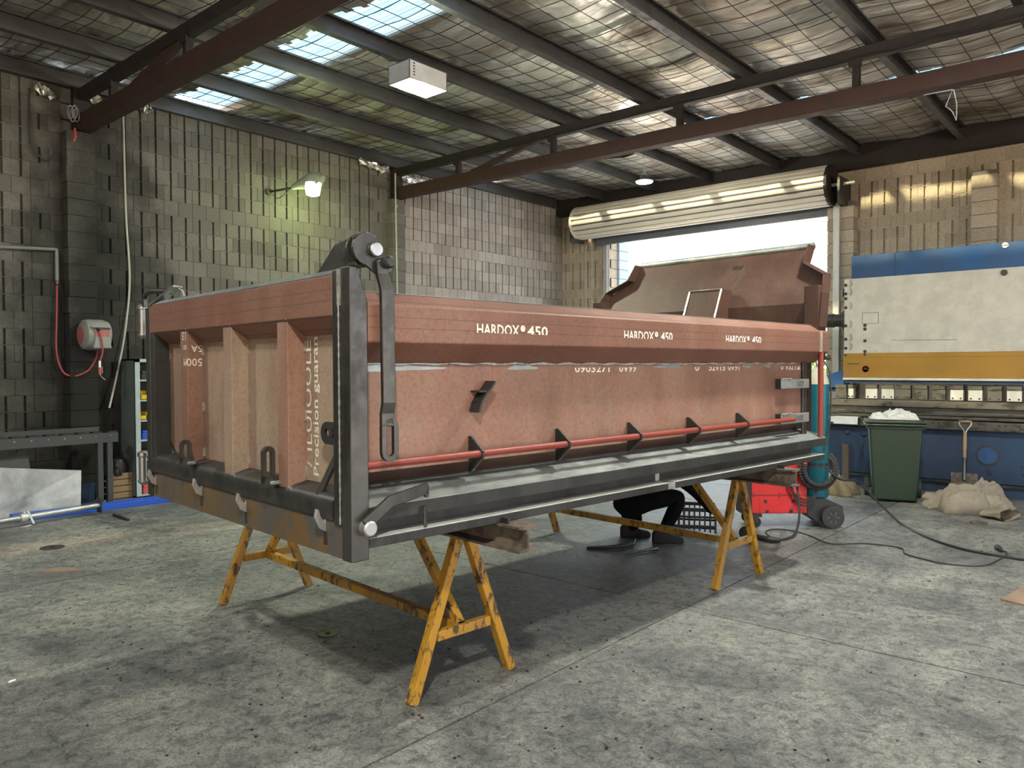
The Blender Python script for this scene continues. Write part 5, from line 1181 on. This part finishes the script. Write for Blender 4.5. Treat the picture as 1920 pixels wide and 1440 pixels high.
hs = [OX(107, 530, XL + .05), OX(106, 600, XL + .06), OX(106, 660, XL + .08), OX(118, 697, XL + .12), OX(140, 705, XL + .16), OX(165, 695, XL + .22), OX(180, 672, XL + .26), rc_ + Vector((.05, .02, -.19))]
MB().tube(smoothpath(hs, 6), .011, 7).build('feed_hose', 'hose_red', rl, smooth=True)
# pipes and cables on the left wall
pp = thing('air_pipe', 'grey air pipe with elbow on the wall left of the pier', 'pipe', OX(60, 465, XL + .04))
a_, b_ = OX(-20, 462, XL + .04), OX(106, 468, XL + .04); c_ = OX(107, 530, XL + .05)
MB().tube([a_, b_ - Vector((0, .03, 0)), b_, b_ - Z3 * .03, c_], .022, 10).build('pipe', 'grey_plastic', pp, smooth=True)
MB().lathe(c_ + Z3 * .03, -Z3, [(.028, 0), (.028, .05), (.018, .06)], 12).build('valve', 'steel', pp)
cdt = MB().tube(smoothpath([OX(231, 215, XL + .03), OX(236, 400, XL + .03), OX(243, 520, XL + .04), OX(236, 610, XL + .07), OX(222, 690, XL + .12), OX(205, 765, XL + .22)], 6), .013, 7)
tag(cdt.build('wall_conduit', 'conduit', None, smooth=True), 'long pale cable hanging down the block wall behind the hose reel', 'cable')
cdt = MB().tube([OX(741, 325, XL + .17), OX(742, 400, XL + .17), OX(745, 560, XL + .17)], .014, 8)
for py in (387, 475): cdt.lathe(OX(743, py, XL + .17), Z3, [(.02, -.02), (.02, .02)], 8)
tag(cdt.build('white_conduit', 'conduit', None, smooth=True), 'white conduit running down the wall pier in the middle', 'conduit')
tag(MB().tube(smoothpath([OX(55, 165, XL + .03), OX(55, 220, XL + .03), OX(62, 275, XL + .05), OX(85, 300, XL + .06), OX(106, 294, XL + .06)], 6), .012, 6).build('hanging_cable', 'frame_grey', None, smooth=True), 'dark looping cable hanging on the wall at the upper left', 'cable')
ck = thing('chain_hook', 'small hanging chain and hook at the end of the near truss', 'hook', OX(140, 255, XL + .25))
for k in range(4):
    c = OX(132 + k * 4, 210 + 6 * (k % 2), XL + .28); MB().tube([c + Vector((0, .03 * math.cos(t), .08 * math.sin(t))) for t in np.linspace(0, 2 * math.pi, 13)], .008, 5).build('loop', 'tube_zinc', ck)
MB().tube([OX(140, 240, XL + .28), OX(141, 256, XL + .28), OX(138, 266, XL + .28)], [.012, .02, .012], 6).build('red_hook', 'hose_red', ck)
# wire hanging from the purlin at the right
p = G(1786, 168, 5.1); hv = [Vector((-2.52, p.y, 5.11)), p, OY(1773, 200, p.y), OY(1780, 204, p.y), OY(1786, 210, p.y), OY(1793, 226, p.y), OY(1794, 195, p.y), OY(1788, 168, p.y)]
tag(MB().tube(hv, .006, 5).build('bent_wire', 'paper'), 'bent white wire dangling from the roof purlin at right', 'wire')
# things on the floor
def disc(px, py, r, mat, lab, cat, name, th=.006):
    c = G(px, py); o = MB().lathe(c, Z3, [(r, 0), (r, th), (r * .25, th), (r * .25, 0)], 24).build(name, mat); tag(o, lab, cat); return o
disc(615, 1189, .062, 'steel', 'small round steel disc on the floor in the shadow of the tipper', 'disc', 'floor_disc')
disc(1834, 982, .08, 'beam_rust', 'small rusty disc on the floor in front of the canvas sacks', 'disc', 'rusty_disc', .02)
disc(98, 1027, .1, 'steel_dark', 'flat dark disc on the floor at the far left', 'disc', 'dark_disc')
q = [G(1876, 1126), G(1975, 1150), G(2010, 1110), G(1925, 1098)]
tag(MB().hexa([p for p in q] + [p + Z3 * .012 for p in q]).build('steel_offcut', 'primer_worn'), 'pinkish steel offcut plate on the floor at the right edge', 'plate')
q = [G(75, 1075), G(157, 1071), G(140, 1066), G(110, 1065)]
tag(MB().hexa(q + [p + Z3 * .008 for p in q]).build('card_offcut', 'primer_worn'), 'thin pale offcut lying on the floor left of the tipper', 'offcut')
q = [G(16, 1281), G(30, 1276), G(29, 1274), G(17, 1278)]
tag(MB().hexa(q + [p + Z3 * .004 for p in q]).build('paper_scrap', 'paper'), 'tiny white paper scrap on the floor at lower left', 'paper')
crumbs = MB()
for k in range(220):
    px_, py_ = random.uniform(60, 1880), random.uniform(1010, 1430); p = G(px_, py_); s_ = random.uniform(.002, .006)
    crumbs.hexa([p + Vector((x * s_ * random.uniform(.5, 1.4), y * s_ * random.uniform(.5, 1.4), z * s_)) for z in (0, 1) for x, y in ((-1, -1), (1, -1), (1, 1), (-1, 1))])
o = crumbs.build('floor_grit', 'steel_dark'); tag(o, 'specks of grit and swarf scattered over the concrete floor', 'grit'); o['kind'] = 'stuff'

# ================================================================== outside the doorway
def shrub(x, y, h, w, lab):
    t = thing('shrub', lab, 'shrub', (x, y, -.03)); m_ = MB()
    MB().cyl((x, y, -.03), (x, y, h * .5), .06, .03, 8).build('stem', 'wood', t)
    for k in range(900):
        a = random.uniform(0, 6.283); r_ = w * math.sqrt(random.random()); z = h * (.25 + .75 * random.random()) * (1 - .25 * (r_ / w) ** 2); c = Vector((x + r_ * math.cos(a), y + r_ * math.sin(a), z)); d1 = Vector((random.gauss(0, 1), random.gauss(0, 1), random.gauss(0, 1))).normalized() * .09; d2 = d1.orthogonal().normalized() * .045
        m_.add([c - d1, c + d2, c + d1, c - d2], [(0, 1, 2, 3)])
    o = m_.build('foliage', 'leaf', t, recalc=False); o['kind'] = 'stuff'
q = OY(1556, 640, 24); shrub(q.x, 24, 2.7, 1.1, 'green shrub seen through the right side of the doorway')
q = OY(1166, 535, 26); shrub(q.x, 26, q.z + .3, 1.0, 'green shrub tip at the left side of the doorway')
